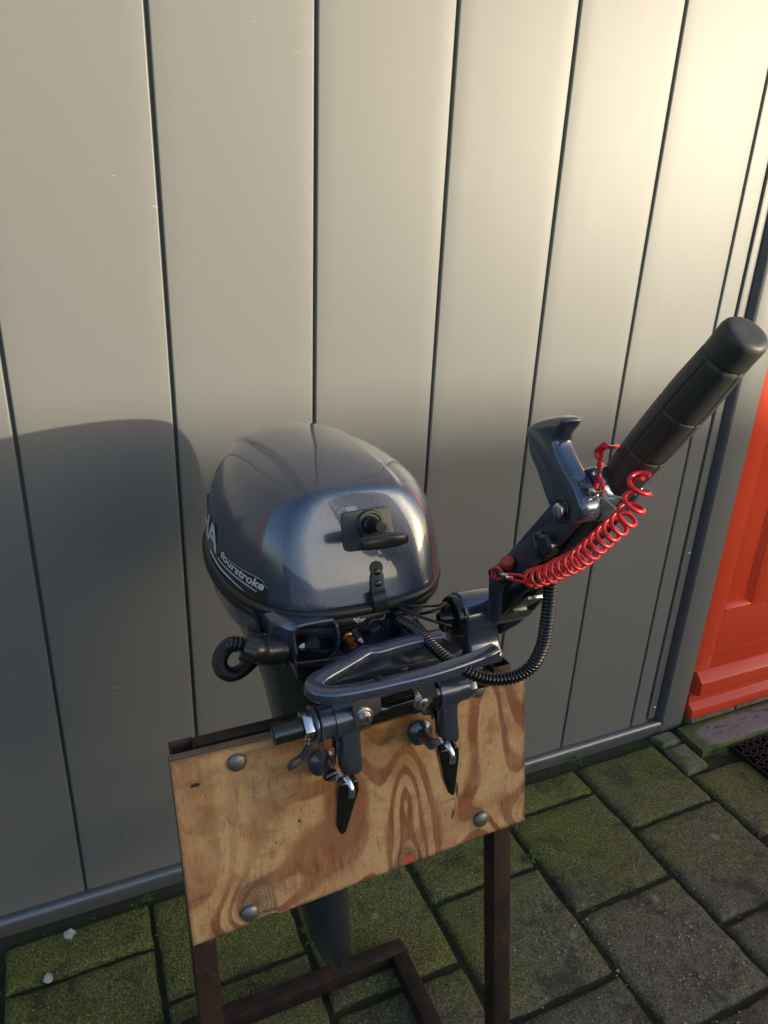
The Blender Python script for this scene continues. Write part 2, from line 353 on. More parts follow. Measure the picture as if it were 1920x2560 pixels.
def brick_mat():
    t = NT('brown_brick'); g = t.n('NewGeometry').outputs['Position']; s = t.n('SeparateXYZ'); t.L.new(g, s.inputs[0])
    cm = t.n('CombineXYZ'); t.L.new(t.math('ADD', s.outputs[0], s.outputs[1]), cm.inputs[0]); t.L.new(s.outputs[2], cm.inputs[1])
    b = t.n('TexBrick'); t.L.new(cm.outputs[0], b.inputs[0]); b.inputs['Scale'].default_value = 1; b.inputs['Brick Width'].default_value = .21; b.inputs['Row Height'].default_value = .06; b.inputs['Mortar Size'].default_value = .006
    b.inputs['Color1'].default_value = (.20, .08, .05, 1); b.inputs['Color2'].default_value = (.13, .055, .035, 1); b.inputs['Mortar'].default_value = (.2, .19, .17, 1)
    t.link(b.outputs[0], t.b.inputs['Base Color']); t.b.inputs['Roughness'].default_value = .9; return t.m
M['brick'] = brick_mat()

# ------------------------------------------------------------------ ground
g_ = MB(); g_.add([(-60, -60, -.012), (60, -60, -.012), (60, 60, -.012), (-60, 60, -.012)], [(0, 1, 2, 3)])
tag(g_.build('ground', M['soil'], smooth=False), kind='structure')

paving = D.objects.new('paving', None); COL.objects.link(paving); paving.location = (0, 0, 0); tag(paving, kind='structure')
PX0 = .656
def paver(x0, x1, y0, y1):
    mb = MB(); gap = random.uniform(.0045, .0075); x0 += gap; x1 -= gap; y0 += gap; y1 -= gap
    nx, ny = 10, max(2, int((y1 - y0) * 32)); sx = random.uniform(0, 99); b = .010
    tz = random.uniform(-.0015, .0015); tx = random.uniform(-.008, .008); ty = random.uniform(-.008, .008)
    cx, cy = (x0 + x1) / 2, (y0 + y1) / 2
    xs = [x0, x0 + b * .35, x0 + b] + [x0 + b + (x1 - x0 - 2 * b) * i / nx for i in range(1, nx)] + [x1 - b, x1 - b * .35, x1]
    ys = [y0, y0 + b * .35, y0 + b] + [y0 + b + (y1 - y0 - 2 * b) * i / ny for i in range(1, ny)] + [y1 - b, y1 - b * .35, y1]
    v = []
    for j, y in enumerate(ys):
        for i, x in enumerate(xs):
            e = min(i, len(xs) - 1 - i, j, len(ys) - 1 - j); z = {0: -.012, 1: -.0035}.get(e, 0) - .0
            if e >= 2: z = 0
            jx = noise.noise((x * 22 + sx, y * 22, 0)) * .0055 if e < 2 else 0; jy = noise.noise((x * 22, y * 22 + sx, 5)) * .0055 if e < 2 else 0
            z += tz + (x - cx) * tx + (y - cy) * ty + noise.noise((x * 30, y * 30, sx)) * .0012
            v.append((x + jx, y + jy, z))
    n = len(xs); f = [(j * n + i, j * n + i + 1, (j + 1) * n + i + 1, (j + 1) * n + i) for j in range(len(ys) - 1) for i in range(n - 1)]
    per = [(i) for i in range(n)] + [(j * n + n - 1) for j in range(1, len(ys))] + [((len(ys) - 1) * n + i) for i in range(n - 2, -1, -1)] + [(j * n) for j in range(len(ys) - 2, 0, -1)]
    base = len(v); v += [(v[i][0], v[i][1], -.045) for i in per]; m = len(per)
    f += [(per[k], base + k, base + (k + 1) % m, per[(k + 1) % m]) for k in range(m)]
    mb.add(v, f); return mb.build('paver', M['paver'], paving, angle=60)
for k in range(-7, 9):
    x0 = PX0 + .3 * k - .003; x1 = x0 + .3
    off = 1.194 if k % 2 == 1 else 1.044
    if k == -3: off = 1.176
    top = 1.292 if x0 < 1.55 else 1.143
    rows = []; y = off
    if k % 2 == 1 or k == -3: rows.append((y, top)) if top - y > .03 else None
    elif top - y > .05: rows.append((y, top))
    for j in range(9): rows.append((y - .3 * (j + 1), y - .3 * j))
    if x0 > 1.5 and k % 2 == 1: rows[0:1] = []; rows.insert(0, (.893, 1.143)); rows = [(.893, 1.143)] + [(.893 - .3 * (j + 1), .893 - .3 * j) for j in range(8)]
    if x0 > 1.5 and k % 2 == 0: rows = [(.893 + .0, 1.143)] if False else [(1.044 - .15, 1.143)] + [(.744 - .0 - .3 * j - .15, .744 - .3 * j + .15) for j in range(8)]
    for (a, b) in rows: paver(x0, x1, a, b)

# edging cobbles and threshold slab by the red door
def lump(name, quad, z0, z1, m, amp=.003, parent=None, inset=.006):
    mb = MB(); n = 8; v = []
    q = [Vector(p) for p in quad]
    for lev in range(3):
        pass
    N_ = n + 1
    for j in range(N_):
        for i in range(N_):
            u, w = i / n, j / n
            p = (q[0] * (1 - u) + q[1] * u) * (1 - w) + (q[3] * (1 - u) + q[2] * u) * w
            e = min(i, j, n - i, n - j); z = z1 + noise.noise((p.x * 25, p.y * 25, 3)) * amp - (inset if e == 0 else 0)
            v.append((p.x + noise.noise((p.x * 40, p.y * 40, 1)) * amp, p.y + noise.noise((p.x * 40, p.y * 40, 9)) * amp, z))
    f = [(j * N_ + i, j * N_ + i + 1, (j + 1) * N_ + i + 1, (j + 1) * N_ + i) for j in range(n) for i in range(n)]
    per = [i for i in range(N_)] + [j * N_ + n for j in range(1, N_)] + [n * N_ + i for i in range(n - 1, -1, -1)] + [j * N_ for j in range(n - 1, 0, -1)]
    b = len(v); v += [(v[i][0], v[i][1], z0) for i in per]; k_ = len(per)
    f += [(per[k], b + k, b + (k + 1) % k_, per[(k + 1) % k_]) for k in range(k_)]
    mb.add(v, f); return mb.build(name, m, parent, angle=70)
tag(lump('cobble', [(1.566, 1.258, 0), (1.645, 1.262, 0), (1.645, 1.312, 0), (1.566, 1.316, 0)], -.04, .006, M['cobble']),
    'small mossy half cobble tucked against the wall end beside the red door', 'cobble')
tag(lump('cobble', [(1.556, 1.146, 0), (1.640, 1.150, 0), (1.643, 1.252, 0), (1.562, 1.250, 0)], -.04, .007, M['cobble']),
    'speckled longer mossy cobble between paving and door step', 'cobble')
tag(lump('door_step', [(1.655, 1.187, 0), (2.9, 1.187, 0), (2.9, 1.300, 0), (1.662, 1.300, 0)], -.04, .022, M['slab'], .002),
    'worn pinkish concrete step slab with mossy edges below the red door', 'step')

# ------------------------------------------------------------------ panelled wall
WY = 1.345; ZB, ZT = .030, 2.55
wall = empty('panelled_wall', (.7, WY, 0), 'tall grey wall of vertical satin metal panels behind the motor', 'wall')
joints = [-1.389, -1.127, -.865, -.603, -.339, -.0735, .1935, .4645, .7275, .9865, 1.2435, 1.5075]
def wall_panel(x0, x1):
    # cross-section with rounded edges and a tongue in the recessed joint
    g = .0025; r = .0035; a, b = x0 + g, x1 - g - .001; P = [(a, WY + .016)]
    for k in range(7):
        an = k / 6 * math.pi / 2; P.append((a + r - r * math.cos(an), WY + r - r * math.sin(an)))
    for i in range(1, 8): P.append((a + r + (b - a - 2 * r) * i / 8, WY - .0005 * math.sin(math.pi * i / 8)))
    for k in range(7):
        an = k / 6 * math.pi / 2; P.append((b - r + r * math.sin(an), WY + r - r * math.cos(an)))
    P.append((b, WY + .016)); n = len(P); v = [(x, y, ZB) for x, y in P] + [(x, y, ZT) for x, y in P]
    return MB().add(v, [(i, i + 1, n + i + 1, n + i) for i in range(n - 1)] + [tuple(range(n)), tuple(range(2 * n - 1, n - 1, -1))])
for a, b in zip(joints, joints[1:]): wall_panel(a, b).build('panel', M['panel'], wall, angle=80)
wall_panel(1.5075, 1.5695).build('panel', M['panel'], wall, angle=80)
mb = MB(); box(mb, (-1.39, WY + .0105, ZB), (1.57, WY + .05, ZT)); mb.build('joint_backing', M['joint'], wall, smooth=False)
# rounded bottom rail
P = [(WY + .02, .034), (WY - .004, .034), (WY - .010, .036), (WY - .017, .034), (WY - .021, .029), (WY - .023, .022), (WY - .023, -.006), (WY + .02, -.006)]
mb = MB(); extrude(mb, [(-1.39, y, z) for y, z in P], (3.02, 0, 0)); mb.build('bottom_rail', M['alu'], wall, angle=50)
# edge trim: thin lip, rounded channel, flat outer leg
mb = MB(); box(mb, (1.571, WY - .004, .045), (1.598, WY + .02, ZT)); mb.build('trim_lip', M['panel'], wall, .0012)
P = [(1.5988, WY + .03), (1.5988, WY + .001), (1.6005, WY - .006), (1.603, WY - .012), (1.6065, WY - .017), (1.610, WY - .0205), (1.614, WY - .0225), (1.6145, WY - .0225), (1.6145, WY + .03)]
mb = MB(); extrude(mb, [(x, y, .040) for x, y in P], (0, 0, ZT - .04)); mb.build('corner_channel', M['alu_shade_roof'], wall, angle=50)  # shade on the post's left-facing side is put into this darker material
mb = MB(); box(mb, (1.6150, WY - .0240, -.004), (1.7000, WY + .03, ZT)); mb.build('end_post', M['panel'], wall, .002)
for z in (.085, .62, 1.12, 1.62):
    mb = MB(); lathe(mb, (1.588, WY - .004, z), (0, -1, 0), [(0, .0045), (.001, .0045), (.0025, .003), (.003, .0005)], 14); mb.build('screw', M['screw'], wall)

# ------------------------------------------------------------------ red door
door = empty('red_door', (2.2, WY, 0), 'bright red panelled wooden door at the right edge of the wall', 'door')
YD = WY - .004
mb = MB(); box(mb, (1.719, YD - .004, .185), (1.790, YD + .04, 2.3)); mb.build('door_stile', M['red'], door, .002)
mb = MB(); box(mb, (1.7905, YD - .004, .185), (2.95, YD + .04, .392)); mb.build('bottom_rail', M['red'], door, .002)
for a in (1.9025, 2.395, 2.88): 
    mb = MB(); box(mb, (a, YD - .004, .3925), (a + .07, YD + .04, 2.3)); mb.build('door_stile', M['red'], door, .002)
for a, b in ((1.7905, 1.9015), (1.9735, 2.394), (2.466, 2.879)):
    mb = MB(); box(mb, (a, YD + .010, .3925), (b, YD + .03, 2.3)); mb.build('recessed_panel', M['red'], door, .0015)
    for xx0, xx1, sg in ((a + .0005, a + .018, 1), (b - .018, b - .0005, -1)):
        mb = MB(); xa, xb = (xx0, xx1) if sg > 0 else (xx1, xx0)
        extrude(mb, [(xa, YD - .003, .41), (xb, YD + .0095, .41), (xa, YD + .0095, .41)], (0, 0, 1.88)); mb.build('bead_moulding', M['red'], door, smooth=False)
    mb = MB(); extrude(mb, [(a + .0005, YD - .006, .393), (a + .0005, YD - .006, .400), (a + .0005, YD + .0095, .412), (a + .0005, YD + .0095, .393)], (b - a - .001, 0, 0)); mb.build('sill_bead', M['red'], door, .001)
mb = MB(); box(mb, (1.765, YD - .0085, .243), (2.85, YD - .0045, .250)); mb.build('drip_bead', M['red'], door, .0015)
P = [(YD - .004, .185), (YD - .010, .180), (YD - .034, .158), (YD - .036, .118), (YD - .030, .108), (YD + .02, .108), (YD + .02, .185)]
mb = MB(); extrude(mb, [(1.733, y, z) for y, z in P], (1.2, 0, 0)); mb.build('weather_bar', M['red'], door, .003)
P = [(YD + .03, .1075), (YD - .012, .1075), (YD - .014, .075), (YD - .034, .060), (YD - .036, .028), (YD + .03, .028)]
mb = MB(); extrude(mb, [(1.719, y, z) for y, z in P], (1.25, 0, 0)); mb.build('door_sill', M['red'], door, .002)
plinth = empty('brick_plinth', (2.2, WY, 0), 'low mossy brick plinth under the red door', 'plinth')
for i in range(7):
    mb = MB(); x = 1.722 + i * .2
    box(mb, (x, 1.302 + .002 * (i % 2), -.03), (x + .19, WY + .05, .026)); mb.build('brick', M['cobble'], plinth, .004)
mb = MB(); box(mb, (1.7, WY + .055, 0), (3.0, WY + .07, 2.6)); mb.build('backing_wall', M['brick'], plinth)

house = empty('house_wall', (1, WY + .1, 0), 'brown brick house wall that carries the grey panels and the red door', 'house')
for q0_, q1_ in (((2.96, WY + .003, -.03), (9, WY + .25, 3.2)), ((-8, WY + .003, -.03), (-1.395, WY + .25, 3.2)), ((-1.394, WY + .006, 2.56), (1.715, WY + .25, 3.2)), ((1.716, WY + .006, 2.305), (2.959, WY + .25, 3.2))):
    mb = MB(); box(mb, q0_, q1_); mb.build('brick_facade', M['brick'], house, smooth=False)
# ------------------------------------------------------------------ garage across the yard (its roof edge shades the lower wall)
RY = -8.5
RH = 1.070 + (WY - RY) / math.cos(SUN_AZ) * math.tan(SUN_EL)
gar = empty('brick_garage', (4, RY - 1, 0), 'long low brick garage across the yard behind the viewer', 'garage')
mb = MB(); box(mb, (-14, RY - 5, 0), (30, RY - .12, RH - .12)); mb.build('wall', M['brick'], gar, smooth=False)
mb = MB(); box(mb, (-14.2, RY - 5.2, RH - .12), (30.2, RY, RH)); mb.build('roof', M['alu_shade_roof'], gar, smooth=False)
for x in (-6, -2.5, 1.0, 4.5, 8.0, 12):
    mb = MB(); box(mb, (x, RY - .13, 0), (x + 2.3, RY - .08, 2.1)); mb.build('garage_door', M['red'] if x in (1.0, 8.0) else M['white'], gar)

# ------------------------------------------------------------------ stand: posts, crossbar, base, plywood board
stand = empty('motor_stand', (.30, .70, 0), 'rusty brown steel stand with a bolted plywood board holding the boat motor', 'stand')
def lean(x, z, y0): return Vector((x, y0 + SLOPE * z, z))
T = .030; w_ = .0025
for x0, zt in ((.071, .889), (.507, .905)):
    mb = MB(); x1 = x0 + .029                      # hollow square tube, open at the top
    o = [(x0, .533), (x1, .533), (x1, .533 + T), (x0, .533 + T)]; i_ = [(x0 + w_, .533 + w_), (x1 - w_, .533 + w_), (x1 - w_, .533 + T - w_), (x0 + w_, .533 + T - w_)]
    v = [lean(x, .001, y) for x, y in o] + [lean(x, zt, y) for x, y in o] + [lean(x, zt, y) for x, y in i_] + [lean(x, zt - .07, y) for x, y in i_]
    f = [(0, 1, 5, 4), (1, 2, 6, 5), (2, 3, 7, 6), (3, 0, 4, 7)] + [(4 + k, 4 + (k + 1) % 4, 8 + (k + 1) % 4, 8 + k) for k in range(4)] + [(8 + k, 8 + (k + 1) % 4, 12 + (k + 1) % 4, 12 + k) for k in range(4)] + [(12, 13, 14, 15), (3, 2, 1, 0)]
    mb.add(v, f); mb.build('post', M['rust'], stand, .0022)
mb = MB()
hexa(mb, [lean(.1005, .858, .548), lean(.5065, .858, .548), lean(.5065, .887, .548), lean(.1005, .886, .548), lean(.1005, .858, .566), lean(.5065, .858, .566), lean(.5065, .887, .566), lean(.1005, .886, .566)])
mb.build('crossbar', M['rust'], stand, .0015)
mb = MB(); box(mb, (.071, .934, .002), (.536, .968, .040)); mb.build('base_rail', M['rust'], stand, .003)
for x0 in (.071, .502):
    mb = MB(); box(mb, (x0, .30, .002), (x0 + .034, .9335, .040)); mb.build('base_rail', M['rust'], stand, .003)
for x0 in (.075, .510):   # diagonal braces hidden low behind the posts
    pass

# plywood board: dense grid so that grain, knots and stains follow the real sheet
TL, TR, BR, BL = lean(.0665, .897, .515), lean(.5465, .8955, .515), lean(.5490, .672, .515), lean(.0705, .654, .515)
BN = Vector((0, -1, SLOPE)).normalized()
def smooth(a, b, x): t = max(0, min(1, (x - a) / (b - a))); return t * t * (3 - 2 * t)
def wood(u, v):
    """returns latewood band, stain, knot, dark mark for a point of the veneer (u right, v down)"""
    wx = noise.noise((u * 3, v * 1.3, 0)) * .02 + noise.noise((u * 40, v * 6, 4)) * .0035
    wy = noise.noise((u * 9, v * 2, 7)) * .05
    U, W = u + wx, v + wy
    h = 1.35 * noise.noise((U * 4.2, W * .85, 2.0)) + .8 * noise.noise((U * 9, W * 1.2, 11.0)) * .5
    for (ku, kv, ru, rv, a) in ((.603, 1.01, .05, .12, 1.6), (.600, .60, .045, .30, 1.5), (.175, .90, .10, .15, 2.0), (1.02, .93, .12, .22, 1.6), (.40, .62, .085, .42, .9), (.83, .80, .10, .2, .9), (.885, .15, .04, .5, .7)):
        d = ((U - ku) / ru) ** 2 + ((W - kv) / rv) ** 2
        h += a / (1 + d)
    ph = h * 1.5
    fr = ph - math.floor(ph)
    late = smooth(.42, .62, fr) * (1 - smooth(.90, .99, fr))
    late *= .80 + .20 * smooth(-.35, .25, noise.noise((u * 6, v * 3, 31))) ; jag = noise.noise((u * 90, v * 6, 1)) * .34 + noise.noise((u * 240, v * 14, 1)) * .2
    late = max(0, min(1, late + jag * (1 if .05 < late < .95 else .2)))
    calm = smooth(.42, .18, u) * smooth(.80, .62, v)          # the upper left is plain pale veneer
    late *= 1 - .7 * calm
    late = max(late, .95 * smooth(.33, .37, u + wx * 2) * smooth(.47, .44, u + wx * 2 + .02 * math.sin(v * 9)) * smooth(.12, .3, v) * smooth(1.02, .75, v + wx))
    st = smooth(.42, .02, v + noise.noise((u * 6, v * 5, 3)) * .25) * smooth(.18, .32, u + noise.noise((u * 3, v * 9, 8)) * .06) * smooth(.85, .55, u) * (.6 + .6 * noise.noise((u * 12, v * 10, 6)))
    kn = 0
    for ku, kv, r in ((.603, 1.0, .05), (.170, .885, .058)):
        d = math.hypot((u - ku) / r, (v - kv) / (r * 2.6)) + noise.noise((u * 25, v * 12, 5)) * .22
        kn = max(kn, smooth(1.05, .8, d) * (.75 + .25 * math.sin(d * 40)))
    dm = 0
    for mu, mv, a, b, sl in ((.7675, .62, .0040, .05, .0), (.752, .775, .0035, .035, .22), (.052, .145, .012, .012, 0), (.268, .145, .001, .0, 0), (.30, .50, .004, .009, 0), (.235, .585, .003, .006, 0)):
        x_ = (u - mu) - sl * (v - mv) * -.4; d = math.hypot(x_ / max(a, 1e-4), (v - mv) / max(b, 1e-4)); dm = max(dm, smooth(1.1, .8, d + noise.noise((u * 200, v * 90, 2)) * .35))
    # faint ring scratches left by clamp pads
    for mu, mv, rr in ((.275, .26, .046), (.35, .22, .040)):
        d = abs(math.hypot((u - mu), (v - mv) * .49) - rr); dm = max(dm, .55 * smooth(.0028, .0010, d) * smooth(-.2, .35, noise.noise((u * 14, v * 9, mu * 10))))
    edge = min(u, 1 - u, v * .5, (1 - v) * .5); dm = max(dm, .5 * smooth(.012, 0, edge + noise.noise((u * 30, v * 16, 9)) * .006))
    dm = max(dm, .28 * smooth(.42, .75, noise.noise((u * 7, v * 26, 21)) + .35 * smooth(.35, .0, v)))
    return late, max(0, min(1, st)), max(0, min(1, kn)), max(0, min(1, dm))
def make_board():
    nu, nv = 420, 210; me = D.meshes.new('plywood_board'); verts = []; cols = []; marks = []; uvs = []
    for j in range(nv + 1):
        for i in range(nu + 1):
            u, v = i / nu, j / nv
            p = TL.lerp(TR, u).lerp(BL.lerp(BR, u), v)
            if v > .94:                                            # worn, slightly ragged lower edge
                rag = noise.noise((u * 45, 0, 3)) * .0014 + (.0055 * smooth(.235, .205, u) * smooth(.145, .165, u)) * (v - .94) / .06
                p = p + Vector((0, 0, 1)) * abs(rag) * (v - .94) / .06
            c = wood(u, v); p = p - BN * (.0004 * c[0])
            verts.append(p); cols.append((c[0], c[1], c[2], 1)); marks.append(c[3]); uvs.append((u, 1 - v))
    n = nu + 1; faces = [(j * n + i, (j + 1) * n + i, (j + 1) * n + i + 1, j * n + i + 1) for j in range(nv) for i in range(nu)]
    nf = len(faces); per = [i for i in range(n)] + [j * n + nu for j in range(1, nv + 1)] + [nv * n + i for i in range(nu - 1, -1, -1)] + [j * n for j in range(nv - 1, 0, -1)]
    th = .0165; b = len(verts); k_ = len(per)
    for i in per: verts.append(verts[i] - BN * th); cols.append(cols[i]); marks.append(marks[i]); uvs.append(uvs[i])
    faces += [(per[k], per[(k + 1) % k_], b + (k + 1) % k_, b + k) for k in range(k_)]; faces.append(tuple(range(b, b + k_)))
    me.from_pydata([tuple(p) for p in verts], [], faces)
    me.materials.append(M['ply']); me.materials.append(M['ply_edge'])
    a = me.color_attributes.new('grain', 'FLOAT_COLOR', 'POINT'); a.data.foreach_set('color', [c for q in cols for c in q])
    a = me.attributes.new('marks', 'FLOAT', 'POINT'); a.data.foreach_set('value', marks)
    uvl = me.uv_layers.new(name='UVMap'); 
    for p in me.polygons:
        if p.index < nf: p.use_smooth = True
        else:
            p.material_index = 1
        for li in p.loop_indices:
            vi = me.loops[li].vertex_index
            if p.index < nf: uvl.data[li].uv = uvs[vi]
            else: uvl.data[li].uv = (uvs[vi][0] * 30, 0.0 if vi < b else 1.9)
    o = D.objects.new('plywood_board', me); COL.objects.link(o); o.parent = stand; o.matrix_parent_inverse = Matrix.Translation(-stand.location)
    return o
make_board()
for px, py in ((594, 1907), (1196, 1725), (1204, 2049), (626, 2284)):
    p = PB(px, py, .512); mb = MB()
    lathe(mb, p - BN * .001, BN, [(0, .0112), (.0012, .0112), (.003, .0098), (.0046, .0068), (.0056, .003), (.0058, .0002)], 26)
    mb.build('carriage_bolt', M['bolt'], stand, angle=60)

# ------------------------------------------------------------------ outboard motor
motor = empty('outboard_motor', (.332, .88, .17), 'blue grey four stroke outboard motor clamped on the plywood board', 'boat motor')
MC = Vector((.337, .960)); MR = rad(1.0)
CR, SR = math.cos(MR), math.sin(MR)
def ML(x, y, z): return Vector((MC.x + x * CR - y * SR, MC.y + x * SR + y * CR, z))     # motor frame: x right, y aft
PROF = [(1.006, .1560, .200, 0.2301), (1.012, .1610, .2080, 0.2343), (1.030, .1600, .2040, 0.2343), (1.055, .1570, .1970, 0.2322), (1.080, .1520, .1890, 0.2279), (1.100, .1455, .1810, 0.2226),
        (1.116, .1370, .1730, 0.2161), (1.128, .1285, .1660, 0.2097), (1.137, .1195, .1590, 0.2012), (1.144, .1095, .1490, 0.1894), (1.150, .0970, .1310, 0.1733), (1.155, .0810, .1050, 0.1498), (1.1595, .0600, .0740, 0.1177), (1.1625, .0370, .0450, 0.0749), (1.1640, .0140, .0170, 0.0321)]
def ycut(z): return -.1905 + (z - 1.012) * .37
def smax(a, b, k): h = max(k - abs(a - b), 0) / k; return max(a, b) + h * h * k * .25
def prof(z):
    if z <= PROF[0][0]: return PROF[0][1:]
    for a, b in zip(PROF, PROF[1:]):
        if z <= b[0]:
            t = (z - a[0]) / (b[0] - a[0]); return tuple(a[i] + (b[i] - a[i]) * t for i in (1, 2, 3))
    return PROF[-1][1:]
def sup(c, n): return math.copysign(abs(c) ** (2 / n), c)
def cowl(th, z, out=0.0, pr=None):
    hw, yf, yb = pr or prof(z); c, s = math.cos(th), math.sin(th)
    nf = 2.6; x = (hw + out) * sup(c, nf if s < 0 else 2.05); y = ((yf if s < 0 else yb) + out) * sup(s, nf if s < 0 else 2.05)
    if not pr: y = smax(y, ycut(z) - out, .012)
    return ML(x, y, z)
def ring_loft(name, levels, m, n=96, cap=True, parent=motor, angle=50, crown=0):
    """levels: (z, (hw, yf, yb))"""
    mb = MB(); v = []; f = []
    for z, pr in levels:
        for k in range(n):
            p = cowl(k * 2 * math.pi / n, z, 0, None if crown else pr)
            if crown:                                              # raised central hood along the top
                xl = (p.x - MC.x) * CR + (p.y - MC.y) * SR; yl = -(p.x - MC.x) * SR + (p.y - MC.y) * CR
                wdt = .066 + .10 * max(0, yl + .02)
                p.z += crown * smooth(wdt + .009, wdt - .004, abs(xl)) * smooth(1.09, 1.142, z) * smooth(-.16, -.11, yl)
            v.append(p)
    for i in range(len(levels) - 1):
        for k in range(n): f.append((i * n + k, i * n + (k + 1) % n, (i + 1) * n + (k + 1) % n, (i + 1) * n + k))
    if cap: f += [tuple(range(n))[::-1], tuple((len(levels) - 1) * n + k for k in range(n))]
    mb.add(v, f); return mb.build(name, m, parent, angle=angle)
# spline-smooth the profile so that the shell reads as one moulded surface
lv = catmull([Vector((a[0], a[1], a[2])) for a in PROF], 8); lb = catmull([Vector((a[0], a[3], 0)) for a in PROF], 8)
PROF = [(p.x, p.y, p.z, q.y) for p, q in zip(lv, lb)]
LEV = [(p.x, (p.y, p.z, q.y)) for p, q in zip(lv, lb)]
cowling = ring_loft('cowling', LEV, M['paint'], 320, crown=.0040, angle=70)
B0 = (.158, .193, .231)
def grow(b, o): return tuple(x + o for x in b)
band = ring_loft('cowling_seal', [(1.0075, grow(B0, -.004)), (1.0085, grow(B0, .003)), (1.006, grow(B0, .0075)), (1.001, grow(B0, .0095)), (.996, grow(B0, .0090)), (.9935, grow(B0, .0065)), (.990, grow(B0, .0080)), (.986, grow(B0, .0085)), (.982, grow(B0, .006)), (.980, grow(B0, 0)), (.980, grow(B0, -.006))], M['rubber'], 144)
ring_loft('lower_pan', [(.9815, grow(B0, .0035)), (.976, grow(B0, .003)), (.965, grow(B0, -.001)), (.95, (.156, .184, .210)), (.935, (.150, .170, .20)), (.92, (.139, .145, .185)), (.908, (.120, .115, .165)), (.90, (.092, .09, .13))], M['paint'], 96)

# midsection, gearcase, propeller
def foil_loft(name, L, m, n=36, parent=motor, lead=1.6):
    """L: (z, xc, yfront, yback, half width)"""
    mb = MB(); v = []; f = []
    for z, xc, y0, y1, hw in L:
        for k in range(n):
            a = k * 2 * math.pi / n; c, s = math.cos(a), math.sin(a)
            y = (y0 + y1) / 2 - (y1 - y0) / 2 * c; t = (y - y0) / max(y1 - y0, 1e-6)
            wd = hw * (t ** .5) * (1 - t) ** .62 * 2.05 if lead else hw * abs(s)
            v.append((xc + math.copysign(wd, s) if abs(s) > 1e-6 else xc, y, z))
    for i in range(len(L) - 1):
        for k in range(n): f.append((i * n + k, i * n + (k + 1) % n, (i + 1) * n + (k + 1) % n, (i + 1) * n + k))
    f += [tuple(range(n))[::-1], tuple((len(L) - 1) * n + k for k in range(n))]
    mb.add(v, f); return mb.build(name, m, parent, angle=60)
foil_loft('midsection', [(.925, .322, .80, 1.14, .135), (.90, .320, .80, 1.12, .118), (.86, .317, .81, 1.08, .098), (.80, .314, .82, 1.05, .078), (.70, .314, .83, 1.03, .060), (.55, .316, .81, 1.01, .050), (.42, .317, .800, 1.0, .047)], M['leg'])
mb = MB(); extrude(mb, [(x, y, .425) for x, y in ((.285, .93), (.365, .93), (.385, 1.0), (.372, 1.08), (.345, 1.11), (.305, 1.11), (.280, 1.08), (.268, 1.0))], (0, 0, .007)); mb.build('anti_ventilation_plate', M['leg'], motor, .0015)
foil_loft('gearcase', [(.4195, .317, .800, 1.0, .047), (.38, .320, .800, .995, .048), (.34, .324, .800, .99, .046), (.30, .330, .801, .98, .042), (.26, .336, .806, .965, .034), (.23, .340, .814, .955, .024), (.21, .342, .826, .948, .015), (.2, .343, .84, .94, .008), (.197, .343, .86, .93, .004)], M['leg'], 40)
mb = MB(); lathe(mb, (.329, .93, .292), (0, 1, .0), [(0, .030), (.05, .033), (.082, .031)], 32)
mb.build('propeller_shaft_housing', M['leg'], motor, angle=60)
prop = MB(); lathe(prop, (.329, 1.012, .292), (0, 1, 0), [(0, .031), (.03, .030), (.06, .026), (.075, .012)], 24)
po = prop.build('propeller', M['white'], motor, angle=60)
for b in range(3):
    mb = MB(); a0 = rad(252 + 120 * b); v = []; N1, N2 = 8, 8
    for i in range(N1 + 1):
        r = .026 + .078 * i / N1
        for j in range(N2 + 1):
            s = (j / N2 - .5) * (1.0 + .5 * math.sin(i / N1 * 2.6)) * (1.0 if i < N1 else .75); tw = rad(55 - 32 * i / N1); wd = .052 * s
            an = a0 + wd * math.cos(tw) / r * .8
            v.append((.329 + r * math.cos(an), 1.042 + wd * math.sin(tw), .292 + r * math.sin(an)))
    n = N2 + 1; f = [(i * n + j, i * n + j + 1, (i + 1) * n + j + 1, (i + 1) * n + j) for i in range(N1) for j in range(N2)]
    m_ = len(v); v += [(x, y + .003, z) for x, y, z in v]; f += [tuple(m_ + q for q in fc)[::-1] for fc in f]
    per = [j for j in range(n)] + [i * n + N2 for i in range(1, N1 + 1)] + [N1 * n + j for j in range(N2 - 1, -1, -1)] + [i * n for i in range(N1 - 1, 0, -1)]
    f += [(per[k], m_ + per[k], m_ + per[(k + 1) % len(per)], per[(k + 1) % len(per)]) for k in range(len(per))]
    mb.add(v, f); c = mb.build('blade', M['white'], None, angle=60); c.parent = po

# surface helper: point + outward normal on the cowl for an angle and a height
def on_cowl(th, z, out=0.0):
    p = cowl(th, z); a = cowl(th + .004, z) - cowl(th - .004, z); b = cowl(th, z + .002) - cowl(th, z - .002)
    n = a.cross(b); n.normalize(); c2 = Vector((p.x - MC.x, p.y - MC.y, 0))
    if n.dot(c2) < 0: n = -n
    return p + n * out, n
def find(px, py):
    """(theta, z) of the cowl point seen along a ray, found once to place the prints where they stand"""
    best = None; d = ray(px, py).normalized()
    zs = [1.01 + i * .0015 for i in range(100)]
    for i in range(360):
        th = rad(i)
        for z in zs:
            p = cowl(th, z); w = p - CAM; e = (w - d * w.dot(d)).length
            if e < .003:
                q = w.dot(d) + e * 12
                if best is None or q < best[0]: best = (q, th, z)
    return best[1:] if best else None

